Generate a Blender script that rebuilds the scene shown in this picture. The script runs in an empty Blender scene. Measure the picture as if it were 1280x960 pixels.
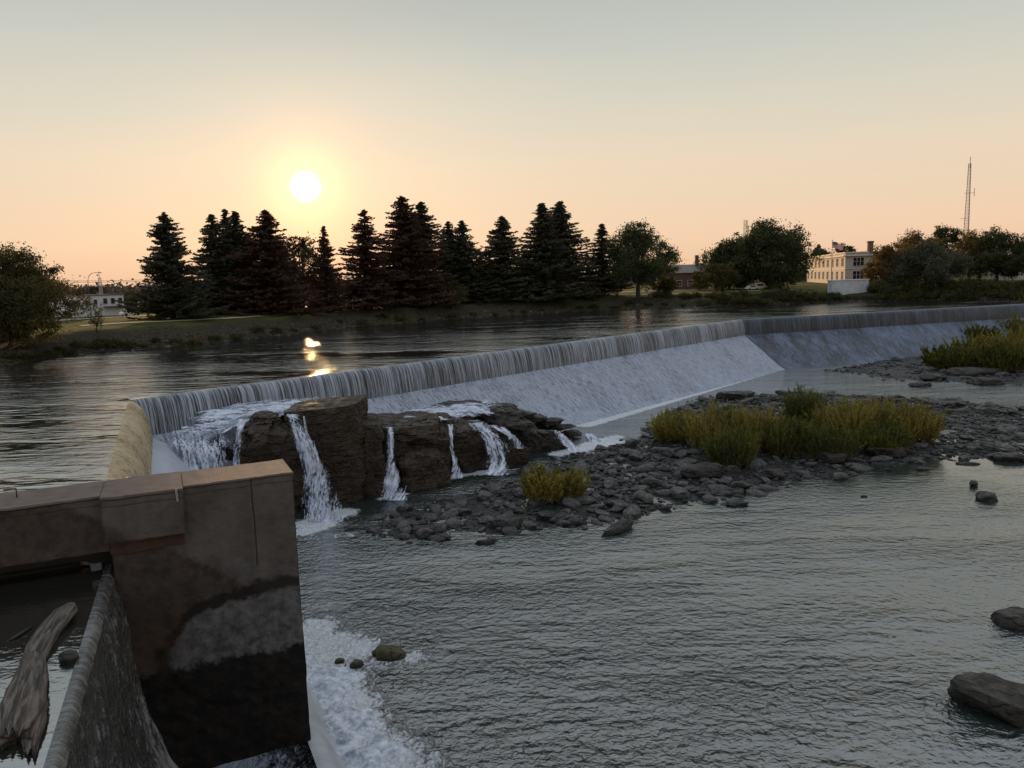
import bpy, bmesh, math, random
import numpy as np
from mathutils import Vector, noise
from mathutils.bvhtree import BVHTree

R = math.radians
rng = np.random.default_rng(7)
random.seed(7)
scene = bpy.context.scene
col = scene.collection

# ------------------------------------------------------------------ camera model
EYE = Vector((0, 0, 14.0))
FPX = 960.0
TH, RO = math.atan(131 / 960.0), 0.030
_F = Vector((0, math.cos(TH), -math.sin(TH)))
_r0 = Vector((1, 0, 0)); _u0 = Vector((0, math.sin(TH), math.cos(TH)))
_R = _r0 * math.cos(RO) - _u0 * math.sin(RO)
_U = _u0 * math.cos(RO) + _r0 * math.sin(RO)
def ray(u, v): return _F * FPX + _R * (u - 640) + _U * (480 - v)
def at(u, v, z):
    r = ray(u, v); return EYE + r * ((z - EYE.z) / r.z)
def at_y(u, v, y):
    r = ray(u, v); return EYE + r * (y / r.y)
def proj(p):
    d = Vector(p) - EYE; w = d.dot(_F)
    return (640 + FPX * d.dot(_R) / w, 480 - FPX * d.dot(_U) / w)
def proj_np(P):
    d = P - np.array(EYE); w = d @ np.array(_F)
    return 640 + FPX * (d @ np.array(_R)) / w, 480 - FPX * (d @ np.array(_U)) / w
def x_for(u, y, z):
    a, b = -2 * y - 50, 2 * y + 50
    for _ in range(50):
        m = (a + b) / 2
        if proj((m, y, z))[0] < u: a = m
        else: b = m
    return (a + b) / 2

cam = bpy.data.cameras.new('camera'); camo = bpy.data.objects.new('camera', cam); col.objects.link(camo)
cam.sensor_width = 36; cam.lens = 27; cam.clip_start = 0.1; cam.clip_end = 9000
from mathutils import Matrix
M3 = Matrix((_R, _U, -_F)).transposed()
camo.matrix_world = Matrix.Translation(EYE) @ M3.to_4x4()
scene.camera = camo

# ------------------------------------------------------------------ node helpers
def lin(c):
    return tuple(((x / 255) / 12.92 if x / 255 <= .04045 else ((x / 255 + .055) / 1.055) ** 2.4) for x in c) + (1,)
class NT:
    def __init__(s, nt): s.nt = nt; s.n = nt.nodes; s.l = nt.links
    def new(s, t, **k):
        n = s.n.new(t)
        for a, b in k.items(): setattr(n, a, b)
        return n
    def put(s, sock, v):
        if hasattr(v, 'is_linked') or isinstance(v, bpy.types.NodeSocket): s.l.new(v, sock)
        else: sock.default_value = v
    def math(s, op, a, b=0.0, c=0.0, clamp=False):
        n = s.new('ShaderNodeMath', operation=op, use_clamp=clamp)
        s.put(n.inputs[0], a); s.put(n.inputs[1], b); s.put(n.inputs[2], c); return n.outputs[0]
    def mix(s, f, a, b):
        n = s.new('ShaderNodeMix', data_type='RGBA'); s.put(n.inputs[0], f); s.put(n.inputs[6], a); s.put(n.inputs[7], b); return n.outputs[2]
    def noise(s, vec, scale=1, detail=4, rough=.55, dist=0.0):
        n = s.new('ShaderNodeTexNoise'); n.inputs['Scale'].default_value = scale; n.inputs['Detail'].default_value = detail
        n.inputs['Roughness'].default_value = rough; n.inputs['Distortion'].default_value = dist
        if vec is not None: s.l.new(vec, n.inputs['Vector'])
        return n.outputs['Fac']
    def mapping(s, vec, scale=(1, 1, 1), rot=(0, 0, 0), loc=(0, 0, 0)):
        n = s.new('ShaderNodeMapping'); s.l.new(vec, n.inputs[0]); n.inputs['Scale'].default_value = scale
        n.inputs['Rotation'].default_value = rot; n.inputs['Location'].default_value = loc; return n.outputs[0]
    def ramp(s, f, stops):
        n = s.new('ShaderNodeValToRGB'); s.l.new(f, n.inputs[0]); e = n.color_ramp.elements
        while len(e) > 1: e.remove(e[-1])
        e[0].position = stops[0][0]; e[0].color = stops[0][1]
        for p, c in stops[1:]:
            x = e.new(p); x.color = c
        return n.outputs[0]
    def step(s, x, a, b, lo=0.0, hi=1.0):
        n = s.new('ShaderNodeMapRange', interpolation_type='SMOOTHSTEP'); s.put(n.inputs[0], x)
        n.inputs[1].default_value = a; n.inputs[2].default_value = b; n.inputs[3].default_value = lo; n.inputs[4].default_value = hi
        return n.outputs[0]
def gray(v): return (v, v, v, 1)
def newmat(name):
    m = bpy.data.materials.new(name); m.use_nodes = True
    t = NT(m.node_tree); t.n.clear()
    out = t.new('ShaderNodeOutputMaterial'); b = t.new('ShaderNodeBsdfPrincipled')
    t.l.new(b.outputs[0], out.inputs[0]); return m, t, b, out
def coord(t, which='Object'): return t.new('ShaderNodeTexCoord').outputs[which]
def bump(t, h, strength, dist, b=None, normal=None):
    n = t.new('ShaderNodeBump'); n.inputs['Strength'].default_value = strength; n.inputs['Distance'].default_value = dist
    t.l.new(h, n.inputs['Height'])
    if normal is not None: t.l.new(normal, n.inputs['Normal'])
    if b is not None: t.l.new(n.outputs[0], b.inputs['Normal'])
    return n.outputs[0]

def simple(name, c, rough=.8, var=.35, scale=1.5, bs=.3, bd=.05, metallic=0):
    m, t, b, o = newmat(name); g = t.new('ShaderNodeNewGeometry').outputs['Position']
    f = t.noise(g, scale, 6); c = tuple(c) + (1,)
    t.put(b.inputs['Base Color'], t.ramp(f, [(.25, tuple(x * (1 - var) for x in c[:3]) + (1,)), (.75, tuple(min(1, x * (1 + var)) for x in c[:3]) + (1,))]))
    b.inputs['Roughness'].default_value = rough; b.inputs['Metallic'].default_value = metallic
    if bs: bump(t, t.noise(g, scale * 4, 6), bs, bd, b)
    return m

def rock_mat(name, c1, c2, wet=.45, moss=0.0, layered=0.0, scale=1.0, vary=False):
    m, t, b, o = newmat(name); g = t.new('ShaderNodeNewGeometry'); p = g.outputs['Position']
    f = t.noise(p, .9 * scale, 8, .65); f2 = t.noise(p, 5 * scale, 6, .6)
    base = t.mix(t.math('MULTIPLY_ADD', f2, .5, t.math('MULTIPLY_ADD', f, 1.2, -.4)), c1 + (1,), c2 + (1,))
    sep = t.new('ShaderNodeSeparateXYZ'); t.l.new(p, sep.inputs[0])
    lowz = t.step(sep.outputs[2], -.1, .35, .35, 1.0)
    cm = t.new('ShaderNodeMix', data_type='RGBA', blend_type='MULTIPLY'); cm.inputs[0].default_value = 1
    t.l.new(base, cm.inputs[6]); t.l.new(lowz, cm.inputs[7]); base = cm.outputs[2]
    isl = t.math('MULTIPLY_ADD', t.math('POWER', g.outputs['Random Per Island'], 2.2), 1.9, .45) if vary else 1.0
    cm = t.new('ShaderNodeMix', data_type='RGBA', blend_type='MULTIPLY'); cm.inputs[0].default_value = 1
    t.l.new(base, cm.inputs[6]); cm.inputs[7].default_value = (1, 1, 1, 1)
    if vary: t.l.new(isl, cm.inputs[7])
    base = cm.outputs[2]
    if moss:
        s2 = t.new('ShaderNodeSeparateXYZ'); t.l.new(g.outputs['Normal'], s2.inputs[0])
        mk = t.math('MULTIPLY', t.step(t.noise(p, 1.4 * scale, 5), .45, .65), moss)
        base = t.mix(mk, base, (.045, .05, .014, 1))
    t.put(b.inputs['Base Color'], base)
    t.put(b.inputs['Roughness'], t.step(t.noise(p, 1.7 * scale, 4), .35, .65, wet, .85))
    h = t.math('ADD', t.noise(p, 2.2 * scale, 8, .65), t.math('MULTIPLY', t.noise(t.mapping(p, (.5, .5, 3)), 1.6 * scale, 6), layered))
    vo = t.new('ShaderNodeTexVoronoi', feature='DISTANCE_TO_EDGE'); vo.inputs['Scale'].default_value = .9 * scale
    w_ = t.new('ShaderNodeVectorMath', operation='ADD'); t.l.new(t.mapping(p, (1, 1, 1.7)), w_.inputs[0]); nz = t.new('ShaderNodeTexNoise'); nz.inputs['Scale'].default_value = 1.2; t.l.new(p, nz.inputs['Vector']); t.l.new(nz.outputs['Color'], w_.inputs[1]); t.l.new(w_.outputs[0], vo.inputs['Vector'])
    h = t.math('ADD', h, t.math('MULTIPLY', t.step(vo.outputs['Distance'], 0, .10), .35))
    b.inputs['Specular IOR Level'].default_value = .35
    bump(t, h, 1.0, .30 / scale, b)
    return m

# ------------------------------------------------------------------ mesh helpers
def tag(o, label=None, cat=None, group=None, kind=None):
    if label and len(label.split()) > 16: print('LONG', label)
    if label: o['label'] = label
    if cat: o['category'] = cat
    if group: o['group'] = group
    if kind: o['kind'] = kind
    return o
def empty(name, loc, rz=0, **k):
    o = bpy.data.objects.new(name, None); col.objects.link(o); o.location = loc; o.rotation_euler = (0, 0, rz)
    o.empty_display_size = .3
    return tag(o, **k)
def link(name, me, mat=None, parent=None, loc=None, smooth=True):
    o = bpy.data.objects.new(name, me); col.objects.link(o)
    if mat: me.materials.append(mat)
    if parent: o.parent = parent
    if loc is not None: o.location = loc
    if smooth: me.shade_smooth()
    return o
def mesh_np(name, V, Q, uv=None):
    """V (n,3) array, Q (m,4) array of indices"""
    me = bpy.data.meshes.new(name); V = np.asarray(V, dtype=np.float32); Q = np.asarray(Q, dtype=np.int32)
    me.vertices.add(len(V)); me.vertices.foreach_set('co', V.ravel())
    k = Q.shape[1]
    me.loops.add(Q.size); me.loops.foreach_set('vertex_index', Q.ravel())
    me.polygons.add(len(Q)); me.polygons.foreach_set('loop_start', np.arange(0, Q.size, k, dtype=np.int32))
    me.polygons.foreach_set('loop_total', np.full(len(Q), k, dtype=np.int32))
    if uv is not None:
        l = me.uv_layers.new(name='UVMap'); l.data.foreach_set('uv', np.asarray(uv, np.float32)[Q.ravel()].ravel())
    me.update(calc_edges=True); me.validate(); return me
def grid_q(nr, nc, wrap=False):
    i = np.arange(nr - 1)[:, None] * nc; j = np.arange(nc - 1)[None, :]
    a = (i + j).ravel(); q = np.stack([a, a + 1, a + nc + 1, a + nc], 1)
    if wrap:
        i = np.arange(nr - 1) * nc; q = np.vstack([q, np.stack([i + nc - 1, i, i + nc, i + 2 * nc - 1], 1)])
    return q
def attr(me, name, vals):
    a = me.attributes.new(name, 'FLOAT', 'POINT'); a.data.foreach_set('value', np.asarray(vals, np.float32))
class MB:
    """collects boxes and tubes into one mesh"""
    def __init__(s): s.v = []; s.f = []
    def add(s, vs, fs):
        k = len(s.v); s.v += [tuple(v) for v in vs]; s.f += [tuple(i + k for i in f) for f in fs]; return s
    def box(s, c, d, rz=0.0):
        cx, cy, cz = c; hx, hy, hz = d[0] / 2, d[1] / 2, d[2] / 2; cs, sn = math.cos(rz), math.sin(rz)
        vs = [(cx + cs * x * hx - sn * y * hy, cy + sn * x * hx + cs * y * hy, cz + z * hz) for z in (-1, 1) for y in (-1, 1) for x in (-1, 1)]
        return s.add(vs, [(0, 2, 3, 1), (4, 5, 7, 6), (0, 1, 5, 4), (2, 6, 7, 3), (0, 4, 6, 2), (1, 3, 7, 5)])
    def tube(s, pts, rad, n=8):
        pts = [Vector(p) for p in pts]; rad = rad if isinstance(rad, (list, tuple)) else [rad] * len(pts)
        vs = []; up = Vector((.13, .21, 1)).normalized()
        for i, p in enumerate(pts):
            d = (pts[min(i + 1, len(pts) - 1)] - pts[max(i - 1, 0)]).normalized()
            a = d.cross(up if abs(d.dot(up)) < .95 else Vector((1, 0, 0))).normalized(); b = d.cross(a)
            for k in range(n):
                t = 2 * math.pi * k / n; vs.append(p + (a * math.cos(t) + b * math.sin(t)) * rad[i])
        fs = [(i * n + k, i * n + (k + 1) % n, (i + 1) * n + (k + 1) % n, (i + 1) * n + k) for i in range(len(pts) - 1) for k in range(n)]
        fs += [tuple(range(n))[::-1], tuple(range((len(pts) - 1) * n, len(pts) * n))]
        return s.add(vs, fs)
    def build(s, name, mat, parent=None, smooth=False, bevel=0.0, loc=None):
        me = bpy.data.meshes.new(name); me.from_pydata(s.v, [], s.f); me.update()
        bm = bmesh.new(); bm.from_mesh(me); bmesh.ops.recalc_face_normals(bm, faces=bm.faces)
        if bevel: bmesh.ops.bevel(bm, geom=list(bm.edges), offset=bevel, segments=2, affect='EDGES')
        bm.to_mesh(me); bm.free()
        return link(name, me, mat, parent, loc, smooth)

# ------------------------------------------------------------------ sky, sun
sdir = ray(382, 233).normalized()
sun_el = math.asin(sdir.z); sun_az = math.atan2(sdir.x, sdir.y)
w = bpy.data.worlds.new('World'); scene.world = w; w.use_nodes = True
t = NT(w.node_tree); t.n.clear()
out = t.new('ShaderNodeOutputWorld'); bg = t.new('ShaderNodeBackground'); t.l.new(bg.outputs[0], out.inputs[0])
d = coord(t, 'Generated')
nv = t.new('ShaderNodeVectorMath', operation='NORMALIZE'); t.l.new(d, nv.inputs[0]); d = nv.outputs[0]
sep = t.new('ShaderNodeSeparateXYZ'); t.l.new(d, sep.inputs[0])
el = t.math('MULTIPLY', t.math('ARCSINE', sep.outputs[2]), 180 / math.pi)
wob = t.noise(t.mapping(d, (1, 1, 6)), 1.6, 3)
el2 = t.math('ADD', el, t.math('MULTIPLY_ADD', wob, 3.0, -1.5))
f = t.math('DIVIDE', el2, 90.0, clamp=True)
grad = t.ramp(f, [(0, lin((238, 194, 160))), (3 / 90, lin((241, 207, 174))), (8.5 / 90, lin((230, 213, 189))), (12 / 90, lin((214, 209, 193))),
                  (15.5 / 90, lin((197, 200, 191))), (19.5 / 90, lin((180, 186, 183))), (26 / 90, lin((192, 202, 206))), (45 / 90, lin((224, 232, 240))), (1, lin((222, 232, 246)))])
dt = t.new('ShaderNodeVectorMath', operation='DOT_PRODUCT'); t.l.new(d, dt.inputs[0]); dt.inputs[1].default_value = sdir
ang = t.math('MULTIPLY', t.math('ARCCOSINE', t.math('MINIMUM', dt.outputs['Value'], 1.0)), 180 / math.pi)
def scaled(fac, c):
    n = t.new('ShaderNodeMix', data_type='RGBA', blend_type='MULTIPLY'); n.inputs[0].default_value = 1; t.l.new(fac, n.inputs[6]); n.inputs[7].default_value = c; return n.outputs[2]
def addc(a, b):
    n = t.new('ShaderNodeMix', data_type='RGBA', blend_type='ADD'); n.inputs[0].default_value = 1; t.l.new(a, n.inputs[6]); t.l.new(b, n.inputs[7]); return n.outputs[2]
def expf(wd): return t.math('EXPONENT', t.math('DIVIDE', ang, -wd))
tot = addc(grad, scaled(expf(1.25), (1.8, .90, .30, 1)))
tot = addc(tot, scaled(t.math('EXPONENT', t.math('MULTIPLY', t.math('MULTIPLY', ang, ang), -.11)), (.25, .06, -.06, 1)))
tot = addc(tot, scaled(expf(4.5), (.13, .020, -.10, 1)))
tot = addc(tot, scaled(t.step(ang, .3, 1.15, 26, 0), (1, .60, .20, 1)))
# darker away from the sun to the upper left, ground side dim
below = t.step(el, -8, -0.3, .25, 1.0)
tot2 = t.new('ShaderNodeMix', data_type='RGBA', blend_type='MULTIPLY'); tot2.inputs[0].default_value = 1
t.l.new(tot, tot2.inputs[6]); t.l.new(below, tot2.inputs[7]); tot = tot2.outputs[2]
sk = t.new('ShaderNodeTexSky', sky_type='NISHITA'); sk.sun_disc = False; sk.sun_elevation = sun_el; sk.sun_rotation = sun_az
sk.dust_density = 3; sk.air_density = 1.2
skm = t.new('ShaderNodeMix', data_type='RGBA', blend_type='MULTIPLY'); skm.inputs[0].default_value = 1; t.l.new(sk.outputs[0], skm.inputs[6]); skm.inputs[7].default_value = (.0035, .0035, .0035, 1)
t.l.new(addc(tot, skm.outputs[2]), bg.inputs[0]); bg.inputs[1].default_value = 1.0
w.cycles.sampling_method = 'MANUAL'; w.cycles.sample_map_resolution = 2048

sl = bpy.data.lights.new('sun', 'SUN'); so = bpy.data.objects.new('sun', sl); col.objects.link(so)
sl.energy = 4.0; sl.angle = R(.9); sl.color = (1, .60, .27)
so.rotation_euler = (-sdir).to_track_quat('-Z', 'Y').to_euler(); so.location = (0, 0, 60)

scene.view_settings.view_transform = 'Standard'; scene.view_settings.look = 'None'
scene.cycles.use_denoising = True; scene.cycles.max_bounces = 6; scene.cycles.transparent_max_bounces = 12
scene.cycles.sample_clamp_indirect = 8

# ------------------------------------------------------------------ plan geometry (metres-ish)
ZU = 7.0
def v2(p): return Vector((p[0], p[1]))
P0 = v2(at(166, 500, ZU)); P1 = v2(at(927, 399, ZU)); P2e = v2(at(1265, 380.5, ZU))
dir2 = (P2e - P1).normalized(); P2 = P1 + dir2 * 115
Wd = (v2(at(141, 598, ZU)) - P0).normalized(); PW = P0 + Wd * 31

# upper far bank
bank_px = [(-30, 462), (0, 457), (60, 449), (103, 442), (160, 437), (220, 433), (300, 425), (378, 416), (440, 408), (560, 399), (640, 394), (712, 389), (800, 386), (860, 384), (960, 381), (1060, 377), (1170, 375), (1280, 373.5)]
bank = [Vector((-200, -200)), Vector((-125, -60)), Vector((-100, 10)), Vector((-78, 55))] + [v2(at(u, v, ZU)) for u, v in bank_px]
e = bank[-1]
bank += [e + Vector((16, -1)), e + Vector((40, -6)), Vector((e.x + 62, 120)), Vector((e.x + 60, 60)), Vector((e.x + 70, -200))]
# resample the bank line
bp = []
for a, b in zip(bank[:-1], bank[1:]):
    n = max(1, int((b - a).length / 2.0))
    for i in range(n): bp.append(a.lerp(b, i / n))
bp.append(bank[-1])
bp = np.array([(p.x, p.y) for p in bp])
ker = np.array([1, 2, 3, 2, 1]) / 9
for ax in (0, 1):
    pad = np.pad(bp[:, ax], 2, mode='edge'); bp[:, ax] = np.convolve(pad, ker, 'valid')
wig = np.array([noise.noise((i * .17, 3.3, 0)) + .6 * noise.noise((i * .6, 9.3, 0)) for i in range(len(bp))])
cen = np.array([10.0, 45.0]); od = bp - cen; od /= np.linalg.norm(od, axis=1)[:, None]
offs = [-1.6, -.4, 0, .7, 1.6, 2.8, 4.2, 6, 8, 11, 15, 20, 28, 38, 50, 70, 100, 150, 250, 500, 1200, 4000]
hts = [-1.5, 5.5, 6.8, 7.3, 7.8, 8.3, 8.75, 9.2, 9.45, 9.6, 9.75, 9.8, 9.9, 10, 10, 10, 10, 10, 10, 10, 10, 10]
V = []
for k, (o_, h_) in enumerate(zip(offs, hts)):
    for i in range(len(bp)):
        p = bp[i] + od[i] * (o_ + wig[i] * 1.0)
        z = h_ + (noise.noise((p[0] * .5, p[1] * .5, 1.7)) * .35 if 1 < k < 9 else 0) + (noise.noise((p[0] * .05, p[1] * .05, 5)) * .3 if k >= 9 else 0)
        V.append((p[0], p[1], z))
ground_me = mesh_np('ground', V, grid_q(len(offs), len(bp)))
bvh = BVHTree.FromPolygons([tuple(v) for v in V], [tuple(int(i) for i in q) for q in grid_q(len(offs), len(bp))])
def gz(x, y):
    h = bvh.ray_cast(Vector((x, y, 60)), Vector((0, 0, -1)))
    return h[0].z if h[0] is not None else 10.0

m_ground, t, b, o = newmat('grass_bank')
g = t.new('ShaderNodeNewGeometry'); p = g.outputs['Position']; sep = t.new('ShaderNodeSeparateXYZ'); t.l.new(p, sep.inputs[0])
n1 = t.noise(p, .25, 6, .6); n2 = t.noise(p, 2.5, 5, .6)
grass = t.mix(t.step(n1, .35, .65), (.035, .046, .012, 1), (.078, .088, .02, 1))
grass = t.mix(t.step(n2, .4, .75, 0, .6), grass, (.03, .033, .01, 1))
slope = t.mix(t.step(n2, .35, .6), (.022, .019, .013, 1), (.060, .050, .032, 1))
zz = t.math('ADD', sep.outputs[2], t.math('MULTIPLY_ADD', n1, 1.2, -.6))
t.put(b.inputs['Base Color'], t.mix(t.step(zz, 8.9, 9.5), slope, grass)); b.inputs['Roughness'].default_value = .95
b.inputs['Specular IOR Level'].default_value = .1
bump(t, t.noise(p, 3, 8, .7), 1, .4, b)
go = link('ground', ground_me, m_ground); tag(go, kind='structure')

# ------------------------------------------------------------------ water
def water_mat(name, waves, pr=(.45, 1.25), deep=(.012, .018, .016), rough=.04, ior=1.5, foam=False, dist=.1, spec=.5, foamcol=(.62, .67, .75)):  # bluish foam colour has the sky-lit shade mixed into it
    """waves: list of (mapping scale, rotation z, noise scale, weight)"""
    m, t, b, o = newmat(name); p = t.new('ShaderNodeNewGeometry').outputs['Position']
    h = None
    for sc, rz, ns, wt in waves:
        x = t.math('MULTIPLY', t.noise(t.mapping(p, sc, (0, 0, rz)), ns, 3.5, .55, .2), wt)
        h = x if h is None else t.math('ADD', h, x)
    b.inputs['Base Color'].default_value = deep + (1,); b.inputs['Roughness'].default_value = rough; b.inputs['IOR'].default_value = ior
    # patches of calmer and choppier water
    pat = t.step(t.noise(t.mapping(p, (.35, 1, 1)), .12, 5, .65), .38, .62, pr[0], pr[1])
    a = t.new('ShaderNodeAttribute', attribute_name='chop').outputs['Fac'] if foam else None
    if a is not None: pat = t.math('MULTIPLY', pat, a)
    h = t.math('MULTIPLY', h, pat)
    nn = bump(t, h, 1.0, dist, b)
    if foam:
        fa = t.new('ShaderNodeAttribute', attribute_name='foam').outputs['Fac']
        fn = t.noise(p, 2.2, 7, .68, 1.2); fn2 = t.noise(t.mapping(p, (1, .5, 1), (0, 0, .5)), 7, 5, .7, .8)
        fx = t.math('ADD', t.math('MULTIPLY_ADD', fn, 1.3, -.65), t.math('MULTIPLY_ADD', fn2, .9, -.45))
        mk = t.step(t.math('ADD', fx, t.math('MULTIPLY_ADD', fa, 1.0, -.62)), -.10, .16)
        t.put(b.inputs['Base Color'], t.mix(mk, deep + (1,), t.mix(t.step(fn2, .3, .7), tuple(x * .55 for x in foamcol) + (1,), foamcol + (1,))))
        t.put(b.inputs['Roughness'], t.math('MULTIPLY_ADD', mk, .6, rough))
        bump(t, t.math('MULTIPLY', mk, fn2), .9, .25, b, nn)
    return m
m_up = water_mat('river_water', [((.6, 1.3, 1), .15, 1.0, .7), ((1, 1.5, 1), .4, 3.4, .25), ((.2, .5, 1), .1, .5, .9)], deep=(.010, .011, .010), rough=.08, dist=.115, ior=5, pr=(.15, 1.5))
m_low = water_mat('pool_water', [((1, 1.15, 1), .45, 2.0, .60), ((1, 1.1, 1), -.5, 4.4, .34), ((1, 1, 1), 0, 8, .06), ((.6, .8, 1), .5, .5, .4)],
                  deep=(.020, .027, .025), rough=.05, dist=.58, ior=2.75, foam=True)

WL_dir = None
# wall
ZP = .9
FR = at(389, 925, ZP); ZT = at_y(365, 590, FR.y).z
FT = at_y(365, 590, FR.y)
FRp = Vector(((FR.x + FT.x) / 2, FR.y))
FL = v2(at(0, 636, ZT)); wdir = (FL - FRp).normalized(); wn = Vector((-wdir.y, wdir.x))
if wn.y < 0: wn = -wn                       # points away from camera (upstream side)
TK = (v2(at(352, 574.5, ZT)) - FRp).dot(wn)
def wallpt(u, v):
    """pixel -> (distance along wall from its right end, height) on the front face"""
    r = ray(u, v); n = Vector((wn.x, wn.y, 0)); k = (Vector((FRp.x, FRp.y, 0)) - EYE).dot(n) / r.dot(n)
    q = EYE + r * k; return (v2(q) - FRp).dot(wdir), q.z
def W3(s, d, z):
    q = FRp + wdir * s + wn * d; return (q.x, q.y, z)
def wall_cut(a, dd, q=.4):      # distance along a+dd*s where the wall is met
    return ((FRp + wn * (TK * q)) - a).dot(wn) / dd.dot(wn)
PW = P0 + Wd * wall_cut(P0, Wd)
crest = [PW, P0, P1, P2]
dirs = [(crest[i + 1] - crest[i]).normalized() for i in range(3)]
nrm = [Vector((d.y, -d.x)) for d in dirs]

def offs_line(off):
    """mitred offset of the crest polyline"""
    pts = [crest[0] + nrm[0] * off]
    for i in (1, 2):
        m = (nrm[i - 1] + nrm[i]).normalized(); pts.append(crest[i] + m * (off / m.dot(nrm[i])))
    pts.append(crest[3] + nrm[2] * off); return pts
LIP = -.9
ol = offs_line(LIP)
print('wall', FRp, FL, ZT, TK, 'crest', crest)

wallback = [FRp + wdir * 34 + wn * (TK * .5), FRp + wdir * 0.5 + wn * (TK * .5)]
poly = [ol[0], ol[1], ol[2], ol[3]] + [Vector((400, 330)), Vector((300, 700)), Vector((-500, 500)), Vector((-400, -150)), Vector((wallback[0].x - 60, wallback[0].y - 10)), wallback[0]]
def flat_sheet(name, pts, z):
    from mathutils.geometry import tessellate_polygon
    P = [Vector((q.x, q.y, z)) for q in pts]; T = []
    for t3 in tessellate_polygon([P]):
        a, b_, c = (P[i] for i in t3); T.append(tuple(t3) if (b_ - a).cross(c - a).z > 0 else tuple(t3)[::-1])
    me = bpy.data.meshes.new(name); me.from_pydata([tuple(p) for p in P], [], T); me.update(); return me
me = flat_sheet('upper_river_water', poly, ZU)
tag(link('upper_river_water', me, m_up), kind='structure')

# foam sources on the lower water (segments with radius, strength)
def A2(u, v, z=0.0): return np.array([*at(u, v, z)][:2])
foot = offs_line(7.4)
F = [(A2(392, 785), A2(420, 890), .8, .95), (A2(400, 850), A2(448, 960), 1.15, 1.05), (A2(448, 960), A2(470, 1050), 1.5, 1.1), (A2(395, 800), A2(440, 812), 1.0, .9),
     (A2(380, 664), A2(405, 655), .75, .95), (A2(388, 654), A2(428, 641), .7, 1.1), (A2(380, 672), A2(440, 668), .5, .6), (A2(478, 622), A2(506, 616), .4, .9), (A2(560, 597), A2(585, 592), .5, .9),
     (A2(600, 590), A2(640, 583), .7, 1.0), (A2(700, 567), A2(770, 552), .7, 1.0), (A2(735, 556), A2(770, 546), .7, .9),
     (A2(732, 531), A2(975, 460), .7, 1.3), (A2(975, 460), A2(1110, 445), .6, 1.0), (A2(1110, 445), A2(1200, 437), .5, .6), (A2(432, 832), A2(520, 822), .5, .75)]
def segd(X, Y, a, b):
    ab = b - a; k = np.clip(((X - a[0]) * ab[0] + (Y - a[1]) * ab[1]) / (ab @ ab), 0, 1)
    return np.hypot(X - a[0] - k * ab[0], Y - a[1] - k * ab[1])
xs = np.concatenate([np.linspace(-70, -22, 40), np.arange(-21.8, 22, .22), np.arange(22.4, 60, .7), np.linspace(61, 260, 60)])
ys = np.concatenate([np.linspace(-120, 8, 30), np.arange(8.4, 70, .22), np.arange(70.6, 120, .6), np.linspace(121, 160, 20)])
X, Y = np.meshgrid(xs, ys); foam = np.zeros_like(X)
for a, b_, r_, s_ in F:
    dd = segd(X, Y, a, b_); foam = np.maximum(foam, s_ * np.clip(1.35 - dd / r_ * .55, 0, 1))
# chop: lively near the falls and the foreground, calmer right of the bar
pu, pv = proj_np(np.stack([X.ravel(), np.maximum(Y.ravel(), 5), np.zeros(X.size)], 1))
pu = pu.reshape(X.shape); pv = pv.reshape(X.shape)
chop = np.clip(.10 + .95 * np.clip((pv - 600) / 260, 0, 1) * (1 - .55 * np.clip((pu - 860) / 380, 0, 1)) + .35 * np.clip((780 - pu) / 300, 0, 1), .09, 1.4)
chop = np.where((pv < 545), np.maximum(chop, .6), chop)
me = mesh_np('lower_river_water', np.stack([X.ravel(), Y.ravel(), np.zeros(X.size)], 1), grid_q(len(ys), len(xs)))
attr(me, 'foam', foam.ravel()); attr(me, 'chop', chop.ravel())
tag(link('lower_river_water', me, m_low), kind='structure')
bed = MB().box((60, 0, -3), (700, 420, .2)); tag(bed.build('river_bed', simple('silt', (.04, .035, .03))), kind='structure')

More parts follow.
